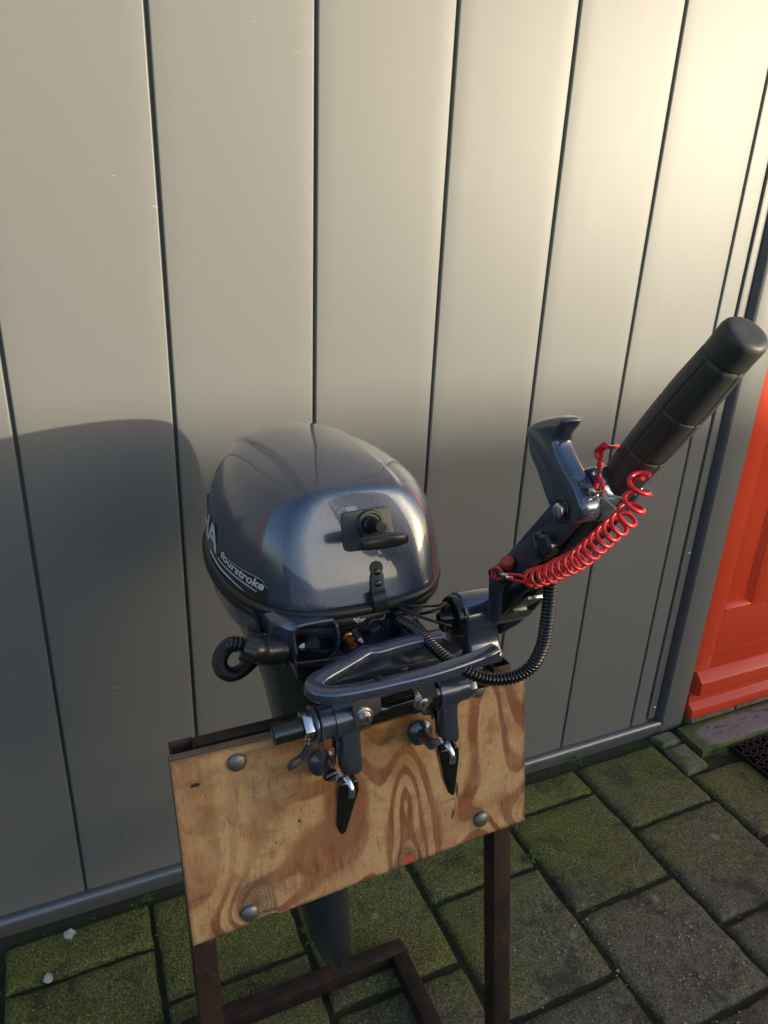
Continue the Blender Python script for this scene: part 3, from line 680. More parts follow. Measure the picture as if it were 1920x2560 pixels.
# recoil starter recess, ring and pull handle
def front_xz(px, py): p = PY(px, py, .784); return p
def front_y(x, z):
    """world Y of the cowl's front face at world x, height z"""
    hw, yf, yb = prof(z); xl = (x - MC.x); 
    for _ in range(4):
        yl = smax(-yf * max(0, 1 - min(1, abs(xl / hw)) ** 2.6) ** (1 / 2.6), ycut(z), .012); xl = (x - MC.x + yl * SR) / CR
    return MC.y + xl * SR + yl * CR
def plate_on_front(name, pts, out, thick, m, parent=motor, bevel=.001, y_guess=.784):
    P = []
    for px, py in pts:
        p = PY(px, py, y_guess); 
        for _ in range(3): p = PY(px, py, front_y(p.x, p.z) - out)
        P.append(p)
    mb = MB(); n = len(P); c = sum(P, Vector()) / n
    Bk = [Vector((p.x, p.y + thick, p.z)) for p in P]
    mb.add(P + Bk, [tuple(range(n)), tuple(range(2 * n - 1, n - 1, -1))] + [(i, n + i, n + (i + 1) % n, (i + 1) % n) for i in range(n)]); return mb.build(name, m, parent, bevel)
def rrect(c, r, n=5):
    """rounded polygon through pixel corners"""
    out = []; N = len(c)
    for i in range(N):
        p = Vector((*c[i], 0)); a = Vector((*c[i - 1], 0)) - p; b = Vector((*c[(i + 1) % N], 0)) - p
        ra = min(r, a.length * .45, b.length * .45); s, e = p + a.normalized() * ra, p + b.normalized() * ra
        for k in range(n + 1):
            t = k / n; q = s.lerp(p, t).lerp(p.lerp(e, t), t); out.append((q.x, q.y))
    return out
plate = plate_on_front('starter_recess', rrect([(851, 1283), (972, 1265), (994, 1368), (860, 1382)], 18), .002, .010, M['matt'])
rc = PY(924, 1312, .784); rc = PY(924, 1312, front_y(rc.x, rc.z) - .003); fn = Vector((.07, -.94, .30)).normalized()
mb = MB(); lathe(mb, rc, fn, [(-.004, .020), (.003, .020), (.0045, .0185), (.0045, .0165), (.001, .0150), (-.003, .0145), (-.003, .010)], 36); mb.build('rope_ring', M['plastic'], motor)
mb = MB(); lathe(mb, rc, fn, [(-.002, .0125), (.006, .0115), (.008, .0095), (.012, .0088), (.020, .0080), (.034, .0075)], 28); mb.build('rope_stem', M['rubber'], motor)
hc = PY(958, 1352, .742); ax = (PY(1021, 1342, .746) - PY(897, 1362, .738)).normalized()
start = empty('starter_handle', hc, None, None); start.parent = motor; start.matrix_parent_inverse = Matrix.Translation(-motor.location)
for k in ('label', 'category'):
    if k in start: del start[k]
D.objects.remove(start)
mb = MB(); up_ = Vector((.02, .25, 1)).normalized(); n1 = ax.cross(up_).normalized(); up_ = n1.cross(ax).normalized()
v = []; secs = [(-.0335, .0050, .0060), (-.0320, .0066, .0078), (-.024, .0078, .0098), (-.012, .0086, .0108), (0, .0090, .0112), (.012, .0086, .0108), (.024, .0078, .0098), (.0320, .0066, .0078), (.0335, .0050, .0060)]
for s, hh, dd in secs:
    for k in range(16):
        a = (k + .5) * 2 * math.pi / 16; v.append(hc + ax * s + up_ * hh * sup(math.cos(a), 5) + n1 * dd * sup(math.sin(a), 5))
f = [(i * 16 + k, i * 16 + (k + 1) % 16, (i + 1) * 16 + (k + 1) % 16, (i + 1) * 16 + k) for i in range(len(secs) - 1) for k in range(16)] + [tuple(range(16))[::-1], tuple((len(secs) - 1) * 16 + k for k in range(16))]
mb.add(v, f); mb.build('starter_handle', M['plastic'], motor, angle=40)

# latch strap over the seal
def latch_pts():
    out = []
    for px, py, o in ((941, 1418, .0028), (943, 1440, .0028), (946, 1470, .0030), (948, 1478, .0045), (949, 1486, .0120), (951, 1500, .0155), (953, 1516, .0155), (954, 1527, .013), (954, 1529, .009)):
        p = PY(px, py, .775); y = front_y(p.x, max(p.z, 1.012))
        out.append(PY(px, py, y - o))
    return out
LP = latch_pts(); mb = MB(); v = []
for i, p in enumerate(LP):
    hw = .0098
    if i == 0: hw = .0055
    nrm = Vector((.07, -1, .05)); nrm.normalize()
    for s, o in ((-1, 0), (1, 0), (1, -.0026), (-1, -.0026)): v.append(p + Vector((1, .07, 0)) * hw * s * (1 if i else 1) + nrm * o)
f = [(i * 4 + k, i * 4 + (k + 1) % 4, (i + 1) * 4 + (k + 1) % 4, (i + 1) * 4 + k) for i in range(len(LP) - 1) for k in range(4)] + [(0, 1, 2, 3), tuple((len(LP) - 1) * 4 + k for k in (3, 2, 1, 0))]
# round top
mb.add(v, f)
latch = mb.build('latch', M['matt'], motor, .0008)
c = LP[0] + Vector((0, 0, -.002)); mb = MB(); lathe(mb, c + Vector((0, .0022, 0)), (.07, -1, .33), [(0, .0096), (.0024, .0096), (.0030, .009)], 24); lt = mb.build('latch_head', M['matt'], None); lt.parent = motor; lt.matrix_parent_inverse = Matrix.Translation(-motor.location)
for px, py in ((942, 1430), (945, 1459)):
    p = PY(px, py, .775); p = PY(px, py, front_y(p.x, p.z) - .0030); mb = MB(); lathe(mb, p, (.07, -1, .33), [(0, .0048), (.001, .0046), (.0022, .0032), (.0024, .0006)], 18); mb.build('rivet', M['black'], motor, angle=60)

# ---- prints on the side of the cowl
def strip_on_cowl(name, pts, widths, m, out, samples=40):
    """ribbon following (theta, z) points on the shell; width measured in z"""
    Q = catmull([Vector((a, b, 0)) for a, b in pts], max(2, samples // (len(pts) - 1))); n = len(Q); v = []
    for i, q in enumerate(Q):
        t = i / (n - 1) * (len(widths) - 1); k = min(int(t), len(widths) - 2); w = widths[k] + (widths[k + 1] - widths[k]) * (t - k)
        for s in (0, .5, 1): v.append(on_cowl(q.x, q.y - w / 2 + w * s, out)[0])
    mb = MB(); mb.add(v, [(i * 3 + k, i * 3 + k + 1, (i + 1) * 3 + k + 1, (i + 1) * 3 + k) for i in range(n - 1) for k in (0, 1)]); return mb.build(name, m, motor)
def text_mesh(txt, size, shear=0, extrude_=0, sub=0):
    cu = D.curves.new('t', 'FONT'); cu.body = txt; cu.size = size; cu.shear = shear; cu.extrude = 0; cu.resolution_u = 3; cu.offset = size * .03
    o = D.objects.new('t', cu); COL.objects.link(o); bpy.context.view_layer.update()
    me = D.meshes.new_from_object(o.evaluated_get(bpy.context.evaluated_depsgraph_get())); D.objects.remove(o)
    bm = bmesh.new(); bm.from_mesh(me); xs = [v.co.x for v in bm.verts]; ys = [v.co.y for v in bm.verts]
    for k in range(1, sub):
        for ax_, lo, hi in ((0, min(xs), max(xs)), (1, min(ys), max(ys))):
            c_ = lo + (hi - lo) * k / sub; co = (c_, 0, 0) if ax_ == 0 else (0, c_, 0); no = (1, 0, 0) if ax_ == 0 else (0, 1, 0)
            bmesh.ops.bisect_plane(bm, geom=bm.verts[:] + bm.edges[:] + bm.faces[:], plane_co=co, plane_no=no)
    bm.to_mesh(me); bm.free(); return me
def arc_th(th0, z, s):
    """move a distance s along the shell at height z starting from th0 (positive towards the front left corner)"""
    th = th0; st = .0015 if s > 0 else -.0015; d = 0; p = cowl(th, z); dt = .01 * (1 if s > 0 else -1)
    while abs(d) < abs(s):
        q = cowl(th + dt, z); d += (q - p).length * (1 if s > 0 else -1); p = q; th += dt
    return th
def text_on_cowl(name, txt, size, start, end, m, out=.0012, shear=0, sx=1.0, sub=6, rot=0):
    me = text_mesh(txt, size, shear, sub=sub); W = max(v.co.x for v in me.vertices)
    tab = []
    (t0, z0), (t1, z1) = start, end
    for v in me.vertices:
        u = v.co.x / W; th = t0 + (t1 - t0) * u; z = z0 + (z1 - z0) * u
        # local frame on the shell
        p, n_ = on_cowl(th, z, out); pa = on_cowl(t0 + (t1 - t0) * (u + .02), z0 + (z1 - z0) * (u + .02), out)[0]
        t = (pa - p).normalized(); up = n_.cross(t); up = up if up.z > 0 else -up
        q = p + up * v.co.y
        # project back to the shell height
        tz = q.z; th2 = th + (0 if abs(up.x) + abs(up.y) < 1e-6 else 0)
        v.co = q + n_ * .0
    me.materials.clear(); me.materials.append(m)
    o = D.objects.new(name, me); COL.objects.link(o); o.parent = motor; o.matrix_parent_inverse = Matrix.Translation(-motor.location); return o
def thz(px, py, dflt):
    r = find(px, py); return r if r else dflt
A_ = thz(553, 1391, (rad(200), 1.04)); B_ = thz(658, 1478, (rad(232), 1.022))
print('prop', PY(720, 2270, 1.04))
print('H'); print('text', [math.degrees(A_[0]), A_[1]], [math.degrees(B_[0]), B_[1]])
def lerp2(a, b, t): return (a[0] + (b[0] - a[0]) * t, a[1] + (b[1] - a[1]) * t)
def pxs(L): return [thz(x, y, None) for x, y in L]
# dark film behind the prints with a pale edge line
film = [q for q in pxs([(541, 1330), (545, 1365), (575, 1400), (612, 1425), (650, 1447), (668, 1472)]) if q]
if len(film) > 3:
    Q = catmull([Vector((a, b, 0)) for a, b in film], 8); v = []
    for q in Q:
        lo = 1.0125
        for s in range(5): v.append(on_cowl(q.x, lo + (q.y - lo) * s / 4, .0004)[0])
    mb = MB(); mb.add(v, [(i * 5 + k, i * 5 + k + 1, (i + 1) * 5 + k + 1, (i + 1) * 5 + k) for i in range(len(Q) - 1) for k in range(4)]); mb.build('decal_film', M['decal'], motor)
    strip_on_cowl('decal_edge', film, [.0008, .0008], M['print'], .0008)
for L, wd, m, nm in (([(527, 1375), (545, 1410), (575, 1445), (610, 1475)], [.0060, .0045, .0030, .001], 'print', 'silver_stripe'), ([(527, 1392), (543, 1420), (566, 1447), (590, 1468)], [.0060, .0045, .0025, .001], 'blueprint', 'blue_stripe'), ([(545, 1395), (575, 1430), (612, 1458), (645, 1480)], [.002, .0022, .002, .001], 'print', 'silver_stripe')):
    q = [x for x in pxs(L) if x]
    if len(q) > 2: strip_on_cowl(nm, q, wd, M[m], .0010)
text_on_cowl('side_lettering', 'fourstroke', .0165, A_, B_, M['print'], shear=.25)
H_ = thz(541, 1350, (rad(205), 1.07))
try:
    zb = 1.052; th1 = H_[0]
    text_on_cowl('brand_lettering', 'YAMAHA', .048, (H_[0] - rad(62), H_[1] - .010), (H_[0] + rad(2), H_[1] - .016), M['print'], shear=.12, sub=10)
except Exception as ex: print('brand', ex)

# ---- front of the lower pan: fuel connector recess, oil mark, small fittings
fr = [(734, 1585), (738, 1572), (750, 1564), (822, 1550), (834, 1554), (841, 1566), (847, 1593), (846, 1612), (838, 1630), (820, 1643), (800, 1650), (784, 1649), (773, 1645), (757, 1652), (745, 1646), (740, 1630), (736, 1605)]
FR = [PY(x, y, .752 + (x - 734) * .00004) for x, y in fr]; cf = sum(FR, Vector()) / len(FR)
mb = MB(); tube(mb, catmull(FR, 4, True), .0025, 10, closed=True); mb.build('connector_rim', M['paint'], motor)
mb = MB(); R0 = catmull(FR, 3, True); n = len(R0); R1 = [cf + (p - cf) * 1.02 + V(0, .005, 0) for p in R0]; 
def flare(p, k, back):
    q = p - cf; L_ = math.hypot(q.x, q.z); o_ = .12 + 1.0 * max(0, -q.x / L_) + .04 * max(0, q.z / L_)
    return cf + Vector((q.x * (1 + o_ * k), q.y + back, q.z * (1 + .12 * k)))
R2 = [flare(p, 1, .075) for p in R0]; R1b = [flare(p, .72, .032) for p in R0]; R1 = [flare(p, .25, .007) for p in R0]
R3 = [cf + (p - cf) * .82 + V(0, .042, .002) for p in R0]
mb.add(R2 + R1b + R1 + R0 + R3, [(a * n + i, a * n + (i + 1) % n, (a + 1) * n + (i + 1) % n, (a + 1) * n + i) for a in range(4) for i in range(n)] + [tuple(4 * n + i for i in range(n))]); mb.build('connector_housing', M['paint'], motor, angle=60)
c = PY(781, 1607, .772); mb = MB(); lathe(mb, c + V(0, .02, 0), (-.12, -1, .05), [(0, .006), (.020, .007), (.0205, .0105), (.030, .0112), (.033, .0095), (.0335, .001)], 28); mb.build('pull_knob', M['matt'], motor)
mb = MB(); q = c + V(.0075, -.012, 0); lathe(mb, PY(775, 1585, .785), (-.1, -1, 0), [(0, .014), (.006, .014), (.006, .011), (.002, .0105)], 26); lathe(mb, PY(808, 1590, .785), (-.1, -1, 0), [(0, .011), (.008, .011), (.008, .008), (.002, .0075)], 24); mb.build('fuel_connector', M['black'], motor)
mb = MB(); lathe(mb, PY(760, 1622, .764), (-.1, -1, .2), [(0, .008), (.002, .0082), (.003, .002)], 20); mb.build('white_tab', M['white'], motor)
# front instrument panel
pn = [(852, 1548), (1010, 1512), (1012, 1590), (935, 1615), (862, 1626)]
mb = MB(); P = [PY(x, y, .7605 + abs(x - 930) * .00004) for x, y in pn]; extrude(mb, P, (0, .03, 0)); mb.build('front_panel', M['paint'], motor, .002)
mb = MB(); P = [PY(x, y, .7585) for x, y in ((842, 1575), (868, 1568), (925, 1553), (927, 1590), (905, 1604), (868, 1612), (846, 1604))]; extrude(mb, P, (0, .004, 0)); mb.build('fitting_recess', M['black'], motor, .001)
YP = .7575
def flat_strokes(name, strokes, Y, r, m):
    mb = MB()
    for s in strokes: tube(mb, [PY(x, y, Y) for x, y in s], r, 6)
    return mb.build(name, m, motor)
flat_strokes('oil_mark', [[(x_ + 1, y_ + 7) for x_, y_ in q_] for q_ in ([(884, 1545), (883, 1540), (889, 1541), (890, 1548)], [(889, 1545), (892, 1549), (904, 1546), (913, 1537), (905, 1541), (900, 1543), (888, 1543)], [(892, 1540), (898, 1538)], [(913, 1537), (911, 1540)])], YP + .0015, .0007, M['white'])
flat_strokes('panel_line', [[(921, 1556), (955, 1547), (960, 1545), (962, 1536)]], YP + .0015, .0005, M['print'])
c = PY(870, 1591, .757); mb = MB(); lathe(mb, c, (-.05, -1, -.12), [(0, .0085), (.004, .0085), (.005, .0070), (.010, .0066), (.0105, .0045), (.015, .0045), (.0155, .0056), (.021, .0056), (.0215, .0040), (.018, .0036)], 26); mb.build('brass_connector', M['brass'], motor)
c = PY(885, 1575, .756); mb = MB(); tube(mb, [c, PY(893, 1588, .748), PY(899, 1598, .741)], [.0045, .0042, .0036], 14); mb.build('probe', M['plastic'], motor)
c = PY(899, 1598, .742); mb = MB(); tube(mb, [c, PY(907, 1606, .733)], [.0036, .0012], 14); mb.build('probe_tip', M['grey_tip'], motor)
c = PY(935, 1562, .7595); mb = MB(); lathe(mb, c, (0, -1, 0), [(0, .0105), (.002, .0105), (.0035, .0085), (.001, .006), (.0005, .002)], 24); mb.build('grommet', M['plastic'], motor)
c = PY(1002, 1562, .752)
mb = MB(); P = [PY(x, y, .748) for x, y in ((985, 1538), (1010, 1531), (1012, 1582), (987, 1590))]; extrude(mb, P, (0, .03, 0)); mb.build('cable_clamp', M['black'], motor, .002)

# ---- water hose elbow at the left
mb = MB(); el = catmull([PY(706, 1622, .772), PY(690, 1624, .772), PY(660, 1627, .770), PY(640, 1625, .764), PY(628, 1620, .768)], 6)
tube(mb, el, [.0190] * 13 + [.0185, .018, .017] + [.016] * (len(el) - 16), 28); mb.build('elbow', M['plastic'], motor, angle=60)
mb = MB(); lathe(mb, PY(701, 1624, .774), (1, .05, 0), [(0, .0195), (.001, .0212), (.005, .0212), (.006, .018)], 28); mb.build('elbow_flange', M['plastic'], motor)
mb = MB(); c0 = PY(640, 1623, .764); dr = (PY(606, 1611, .770) - c0).normalized(); a, b = frame_at(dr); v = []; f = []; n = 48
for s, r in ((0, .0195), (.0155, .0185)):
    for k in range(n): rr = r + (.0012 if (k // 2) % 2 else 0); v.append(c0 + dr * s + (a * math.cos(k * 2 * math.pi / n) + b * math.sin(k * 2 * math.pi / n)) * rr)
mb.add(v, [(k, (k + 1) % n, n + (k + 1) % n, n + k) for k in range(n)] + [tuple(range(n))[::-1], tuple(range(n, 2 * n))]); mb.build('hose_nut', M['plastic'], motor)
hp = catmull([PY(622, 1618, .775), PY(600, 1611, .778), PY(575, 1612, .785), PY(556, 1632, .795), PY(549, 1656, .803), PY(557, 1677, .81), PY(578, 1686, .822), PY(604, 1676, .835), PY(628, 1655, .85), PY(655, 1630, .87)], 14)
mb = MB(); corrugated(mb, hp, .0100, .0044, .0024, 20); mb.build('corrugated_hose', M['plastic'], motor, angle=80)
mb = MB(); P = [PY(x, y, .80) for x, y in ((622, 1548), (630, 1548), (640, 1556), (650, 1575), (652, 1600), (620, 1600), (619, 1565))]; extrude(mb, P, (.01, .02, 0)); mb.build('hose_bracket', M['matt'], motor, .002)

# ---- swivel bracket deck and tilt tube
DZ = .958
mb = MB(); P = [PZ(x, y, .962) for x, y in ((845, 1640), (1000, 1590), (1100, 1590), (1190, 1640), (1160, 1660), (1000, 1690), (820, 1740))]
extrude(mb, [(p.x, p.y + .03, .935) for p in P], (0, 0, .020)); mb.build('bracket_deck', M['paint2'], motor, .003)
mb = MB(); box(mb, (.27, .735, .905), (.43, .86, .948)); mb.build('swivel_block', M['paint2'], motor, .008)
mb = MB(); lathe(mb, (.335, .745, .62), (0, 0, 1), [(0, .020), (.02, .026), (.27, .030), (.31, .034)], 28); mb.build('swivel_tube', M['paint2'], motor)
# carrying / steering handle loop
hb = [PZ(1236, 1628, .985), PZ(1200, 1645, .983), PZ(1100, 1680, .980), PZ(1000, 1706, .978), PZ(900, 1728, .977), PZ(835, 1738, .977), PZ(798, 1733, .977), PZ(785, 1718, .977), PZ(800, 1700, .978), PZ(840, 1678, .980), PZ(885, 1652, .981), PZ(915, 1634, .983), PZ(945, 1630, .982), PZ(985, 1618, .983), PZ(1040, 1604, .985), PZ(1100, 1592, .988)]
hp_ = catmull(hb, 8); mb = MB(); v = []; f = []; NS = 20
for i, p in enumerate(hp_):
    t = (hp_[min(i + 1, len(hp_) - 1)] - hp_[max(i - 1, 0)]); t.z = 0; t.normalize(); sd = Vector((-t.y, t.x, 0))
    wd = .0100 + .002 * smooth(.35, .45, i / len(hp_)) * smooth(.6, .5, i / len(hp_)); hh = .0088
    for k in range(NS):
        a = k * 2 * math.pi / NS; v.append(p + sd * wd * sup(math.cos(a), 3.2) + Vector((0, 0, hh * sup(math.sin(a), 3.2))))
f = [(i * NS + k, i * NS + (k + 1) % NS, (i + 1) * NS + (k + 1) % NS, (i + 1) * NS + k) for i in range(len(hp_) - 1) for k in range(NS)] + [tuple(range(NS))[::-1], tuple((len(hp_) - 1) * NS + k for k in range(NS))]
mb.add(v, f); mb.build('steering_bracket', M['paint'], motor, angle=50)
for px, py in ((1011, 1671), (943, 1693)):
    p = PZ(px, py, .9878); mb = MB(); lathe(mb, p, (0, 0, 1), [(0, .0045), (.0006, .0045), (.0008, .003)], 18); mb.build('bolt_hole', M['black'], motor)
for pts in (((742, 1667), (770, 1664), (808, 1668)), ((736, 1678), (760, 1684), (782, 1688)), ((898, 1680), (930, 1668), (985, 1655)), ((930, 1664), (960, 1665), (985, 1671))):
    mb = MB(); tube(mb, catmull([PY(x, y, .735) for x, y in pts], 6), .0009, 8); mb.build('wire', M['steel'], motor)
mb = MB(); P = [PY(x, y, .728) for x, y in ((738, 1660), (820, 1650), (870, 1640), (830, 1720), (790, 1740), (745, 1700))]; extrude(mb, P, (0, .06, 0)); mb.build('shaft_cover', M['black'], motor, .004)
mb = MB(); P = [PY(x, y, .715) for x, y in ((1028, 1600), (1085, 1590), (1100, 1650), (1045, 1668), (1026, 1660))]; extrude(mb, P, (0, .05, 0)); mb.build('steering_stop', M['matt'], motor, .003)

TY, = (.655,)
TA = PY(682, 1838, TY); TB = PY(1192, 1700, TY); tax = (TB - TA).normalized(); TLn = (TB - TA).length
def tp(px, py):        # nearest station on the tube axis for a pixel
    d = ray(px, py); w0 = CAM - TA; a = tax.dot(tax); b = tax.dot(d); c = d.dot(d); dd = tax.dot(w0); e = d.dot(w0); return (b * e - c * dd) / (a * c - b * b) * -1
def thread(mb, s0, s1, r, pitch=.0026):
    n = int((s1 - s0) / pitch); pr = [(s0, r - .0045), (s0, r - .0015)]
    for i in range(n): pr += [(s0 + pitch * (i + .15), r), (s0 + pitch * (i + .5), r), (s0 + pitch * (i + .72), r - .0013), (s0 + pitch * (i + .95), r - .0013)]
    pr += [(s1, r)]; lathe(mb, TA, tax, pr, 28)
S = lambda x, y: tp(x, y)
s_a, s_nut, s_w, s_br, s_in = 0, .036, .054, .062, .125
mb = MB(); thread(mb, 0, .034, .0125); mb.build('tilt_tube_thread', M['thread'], motor, angle=30)
mb = MB(); lathe(mb, TA - tax * .0004, -tax, [(0, .0078), (.0002, .0075)], 20); mb.build('tube_bore', M['joint'], motor)
def hexnut(mb, o, ax_, r, h, rot=0, n=6):
    a, b = frame_at(ax_); ax_ = ax_.normalized(); P = [o + (a * math.cos(rot + k * 2 * math.pi / n) + b * math.sin(rot + k * 2 * math.pi / n)) * r for k in range(n)]; extrude(mb, P, ax_ * h)
mb = MB(); hexnut(mb, TA + tax * .034, tax, .0195, .0125, .25); mb.build('tilt_tube_nut', M['steel2'], motor, .0015)
mb = MB(); lathe(mb, TA, tax, [(.047, .0225), (.0505, .0225)], 32); mb.build('washer', M['paint2'], motor, .0006)
mb = MB(); lathe(mb, TA, tax, [(.0530, .020), (.0540, .0212), (.070, .0212), (.0705, .0235), (.0735, .0235), (.074, .0225), (.103, .0225), (.104, .021)], 40); mb.build('clamp_boss', M['paint2'], motor, angle=30)
mb = MB(); lathe(mb, TA, tax, [(.105, .0200), (.212, .0200)], 32); mb.build('tilt_tube', M['black'], motor)
mb = MB(); lathe(mb, TA, tax, [(.207, .0215), (.208, .0225), (.234, .0225), (.2345, .0205), (.248, .0205), (.249, .019)], 36); mb.build('clamp_boss', M['paint2'], motor)
mb = MB(); hexnut(mb, TA + tax * .2495, tax, .0195, .010, .1); mb.build('tilt_tube_nut', M['paint2'], motor, .0015)
mb = MB(); thread(mb, .260, .285, .0118); mb.build('tilt_tube_thread', M['thread'], motor, angle=30)

# ---- clamp brackets, screws and handles
def clamp(sx0, sx1, tip_px, screw_px, knob_px, hand, pad_px, lab=''):
    """a C-shaped bracket hooking over the board: front arm, top bridge, back plate"""
    a0 = TA + tax * sx0; a1 = TA + tax * sx1; x0, x1 = a0.x, a1.x; zc = a0.z; yc = a0.y
    tipz = PY(*tip_px, .62).z
    # side outline in (y, z): boss, arm going down in front of the board, rounded end
    xm, hx = (x0 + x1) / 2, (x1 - x0) / 2; Lz = []
    for t in [k / 14 for k in range(15)]:
        z = zc + .006 + (tipz - zc - .006) * t; e = max(0, (t - .84) / .16); sh = math.sqrt(max(0.02, 1 - e * e))
        yfr = yc - .0205 - .010 * smooth(.15, .95, t); dep = .0155 * (1 - .25 * t)
        Lz.append((z, yfr + dep, dep * (.35 + .65 * sh), xm + .001 * t, hx * (1 - .10 * smooth(.15, .45, t) + .06 * smooth(.6, .8, t)) * sh))
    mb = MB(); v = []; n = 28
    for z, yq, hy, xq, hxx in Lz:
        for k in range(n): a = k * 2 * math.pi / n; v.append((xq + hxx * sup(math.cos(a), 4.5), yq + hy * sup(math.sin(a), 4.5), z))
    mb.add(v, [(a * n + k, a * n + (k + 1) % n, (a + 1) * n + (k + 1) % n, (a + 1) * n + k) for a in range(14) for k in range(n)] + [tuple(range(n))[::-1], tuple(14 * n + k for k in range(n))])
    mb.build('clamp_bracket', M['paint2'], motor, angle=60)
    ft = yc - .030
    mb = MB(); extrude(mb, [(x0 - .004, y, z) for y, z in ((yc - .010, zc - .010), (yc - .017, zc - .04), (ft + .014, tipz + .05), (ft + .020, tipz + .05), (yc - .004, zc - .04), (yc + .006, zc - .018))], (.006, 0, 0)); mb.build('bracket_rib', M['paint2'], motor, .0015)
    # back plate behind the board
    mb = MB(); extrude(mb, [(x0 + .004, y, z) for y, z in ((yc, zc + .01), (yc + .02, zc + .012), (yc + .075, zc - .02), (yc + .070, zc - .16), (yc + .052, zc - .165), (yc + .048, zc - .03), (yc, zc - .012))], (x1 - x0 - .008, 0, 0)); mb.build('bracket_back', M['paint2'], motor, .003)
    # threaded screw from arm to pad, bent eye towards the viewer
    yo = yc - .034; s0 = PY(*screw_px, yo); dr = Vector((0, -1, -.30)).normalized()
    scr = MB(); pr = []
    for i in range(9): pr += [(.0022 * i, .0060), (.0022 * i + .0010, .0060), (.0022 * i + .0013, .0050), (.0022 * i + .0020, .0050)]
    lathe(scr, s0 - dr * .004, dr, pr, 20); sc = scr.build('clamp_screw', M['steel'], motor)
    e0 = s0 + dr * .015; e1 = PY(knob_px[0] - 2, knob_px[1] - 28, yo - .022); e2 = PY(knob_px[0] + 12, knob_px[1] - 4, yo - .031); e3 = PY(knob_px[0] + 12, knob_px[1] + 16, yo - .033)
    mb = MB(); tube(mb, catmull([e0, e1, e2, e3], 6), .0042, 14, flat=1); o = mb.build('screw_eye', M['steel2'], motor)
    # tapered handle
    K = [PY(x, y, yo - .030) for x, y in hand]; mb = MB(); n = len(K)
    extrude(mb, K, (.000, .013, 0)); o = mb.build('clamp_handle', M['black'], motor, .0032, 3)
    # swivel pad against the board
    pp = PB(*pad_px, .508); mb = MB(); lathe(mb, pp - BN * .0, BN, [(0, .0175), (.003, .0175), (.006, .014), (.008, .009), (.02, .0075), (.034, .0075)], 30); mb.build('clamp_pad', M['paint2'], motor)
clamp(.0745, .103, (850, 1966), (842, 1937), (866, 1975), [(846, 1985), (852, 1963), (864, 1957), (880, 1962), (888, 1950), (898, 1955), (899, 1978), (868, 2080), (856, 2091), (846, 2080), (841, 2062)], (805, 1905))
clamp(.208, .234, (1098, 1886), (1097, 1857), (1118, 1890), [(1100, 1893), (1106, 1878), (1118, 1874), (1134, 1876), (1140, 1864), (1149, 1870), (1150, 1890), (1140, 1984), (1133, 1993), (1122, 1984), (1112, 1955)], (1050, 1830))
mb = MB(); lathe(mb, PY(817, 1942, .618), (-1, -.3, 0), [(-.012, .0048), (0, .0048), (.003, .0040), (.0045, .001)], 16); mb.build('stud', M['black'], motor)
# lock tab with an eye at the left
P = [PY(x, y, .652) for x, y in ((757, 1772), (770, 1775), (780, 1800), (784, 1850), (778, 1868), (750, 1912), (735, 1925), (724, 1930), (719, 1924), (722, 1912), (740, 1895), (768, 1868), (775, 1852), (772, 1810))]
b0 = TA + tax * .051
tabp = [(b0.x - .0005, b0.y + .01, b0.z + .020), (b0.x, b0.y - .02, b0.z + .012), (b0.x + .001, b0.y - .024, b0.z - .022), (b0.x - .002, b0.y - .030, b0.z - .030)]
def ribbon(mb, P, W, th):
    """flat strap: centres P, half-width vectors W, thickness vector per point th"""
    v = []
    for p, w, t in zip(P, W, th): v += [p - w, p + w, p + w + t, p - w + t]
    f = [(i * 4 + k, i * 4 + (k + 1) % 4, (i + 1) * 4 + (k + 1) % 4, (i + 1) * 4 + k) for i in range(len(P) - 1) for k in range(4)] + [(0, 1, 2, 3), tuple((len(P) - 1) * 4 + k for k in (3, 2, 1, 0))]
    mb.add(v, f); return mb
mb = MB(); r1 = TA + tax * .052
ribbon(mb, [r1 + V(-.001, -.012, .012), r1 + V(-.001, -.016, -.014), r1 + V(0.001, -.018, -.030), r1 + V(-.004, -.020, -.036)], [V(0, .010, 0)] * 2 + [V(0, .009, 0)] * 2, [V(.0025, 0, 0)] * 3 + [V(.002, 0, -.002)])
mb.build('lock_tab', M['paint2'], motor, .0006)
eo = [(780, 1862), (774, 1880), (760, 1898), (744, 1916), (732, 1926), (722, 1928), (718, 1921), (721, 1911), (732, 1901), (750, 1890), (764, 1874), (770, 1862)]
ei = [(755, 1900), (751, 1910), (743, 1918), (734, 1919), (730, 1914), (733, 1906), (741, 1900), (749, 1897)]
Y_ = r1.y - .018
Po = [PY(x, y, Y_) for x, y in catmull2] if False else [PY(x, y, Y_) for x, y in eo]
mb = MB(); Pi = [PY(x, y, Y_) for x, y in ei]
def annulus(mb, A, B, d):
    """plate with a hole: outer loop A, inner loop B, resampled to equal counts"""
    def rs(L, n):
        L = [Vector(p) for p in L] + [Vector(L[0])]; return resample(L, sum((b - a).length for a, b in zip(L, L[1:])) / n)[:n]
    n = 36; A = rs(A, n); B = rs(B, n)
    # rotate B so that it lines up
    k0 = min(range(n), key=lambda k: sum((A[i] - B[(i + k) % n]).length_squared for i in range(n))); B = [B[(i + k0) % n] for i in range(n)]
    d = Vector(d); v = A + B + [p + d for p in A] + [p + d for p in B]; f = []
    for i in range(n):
        j = (i + 1) % n; f += [(i, j, n + j, n + i), (2 * n + i, 3 * n + i, 3 * n + j, 2 * n + j), (i, 2 * n + i, 2 * n + j, j), (n + i, n + j, 3 * n + j, 3 * n + i)]
    mb.add(v, f)
if (Po[0] - Po[1]).length > 0:
    annulus(mb, Po, Pi, (0, .0025, .0005)); mb.build('tab_eye', M['paint2'], motor, .0004)
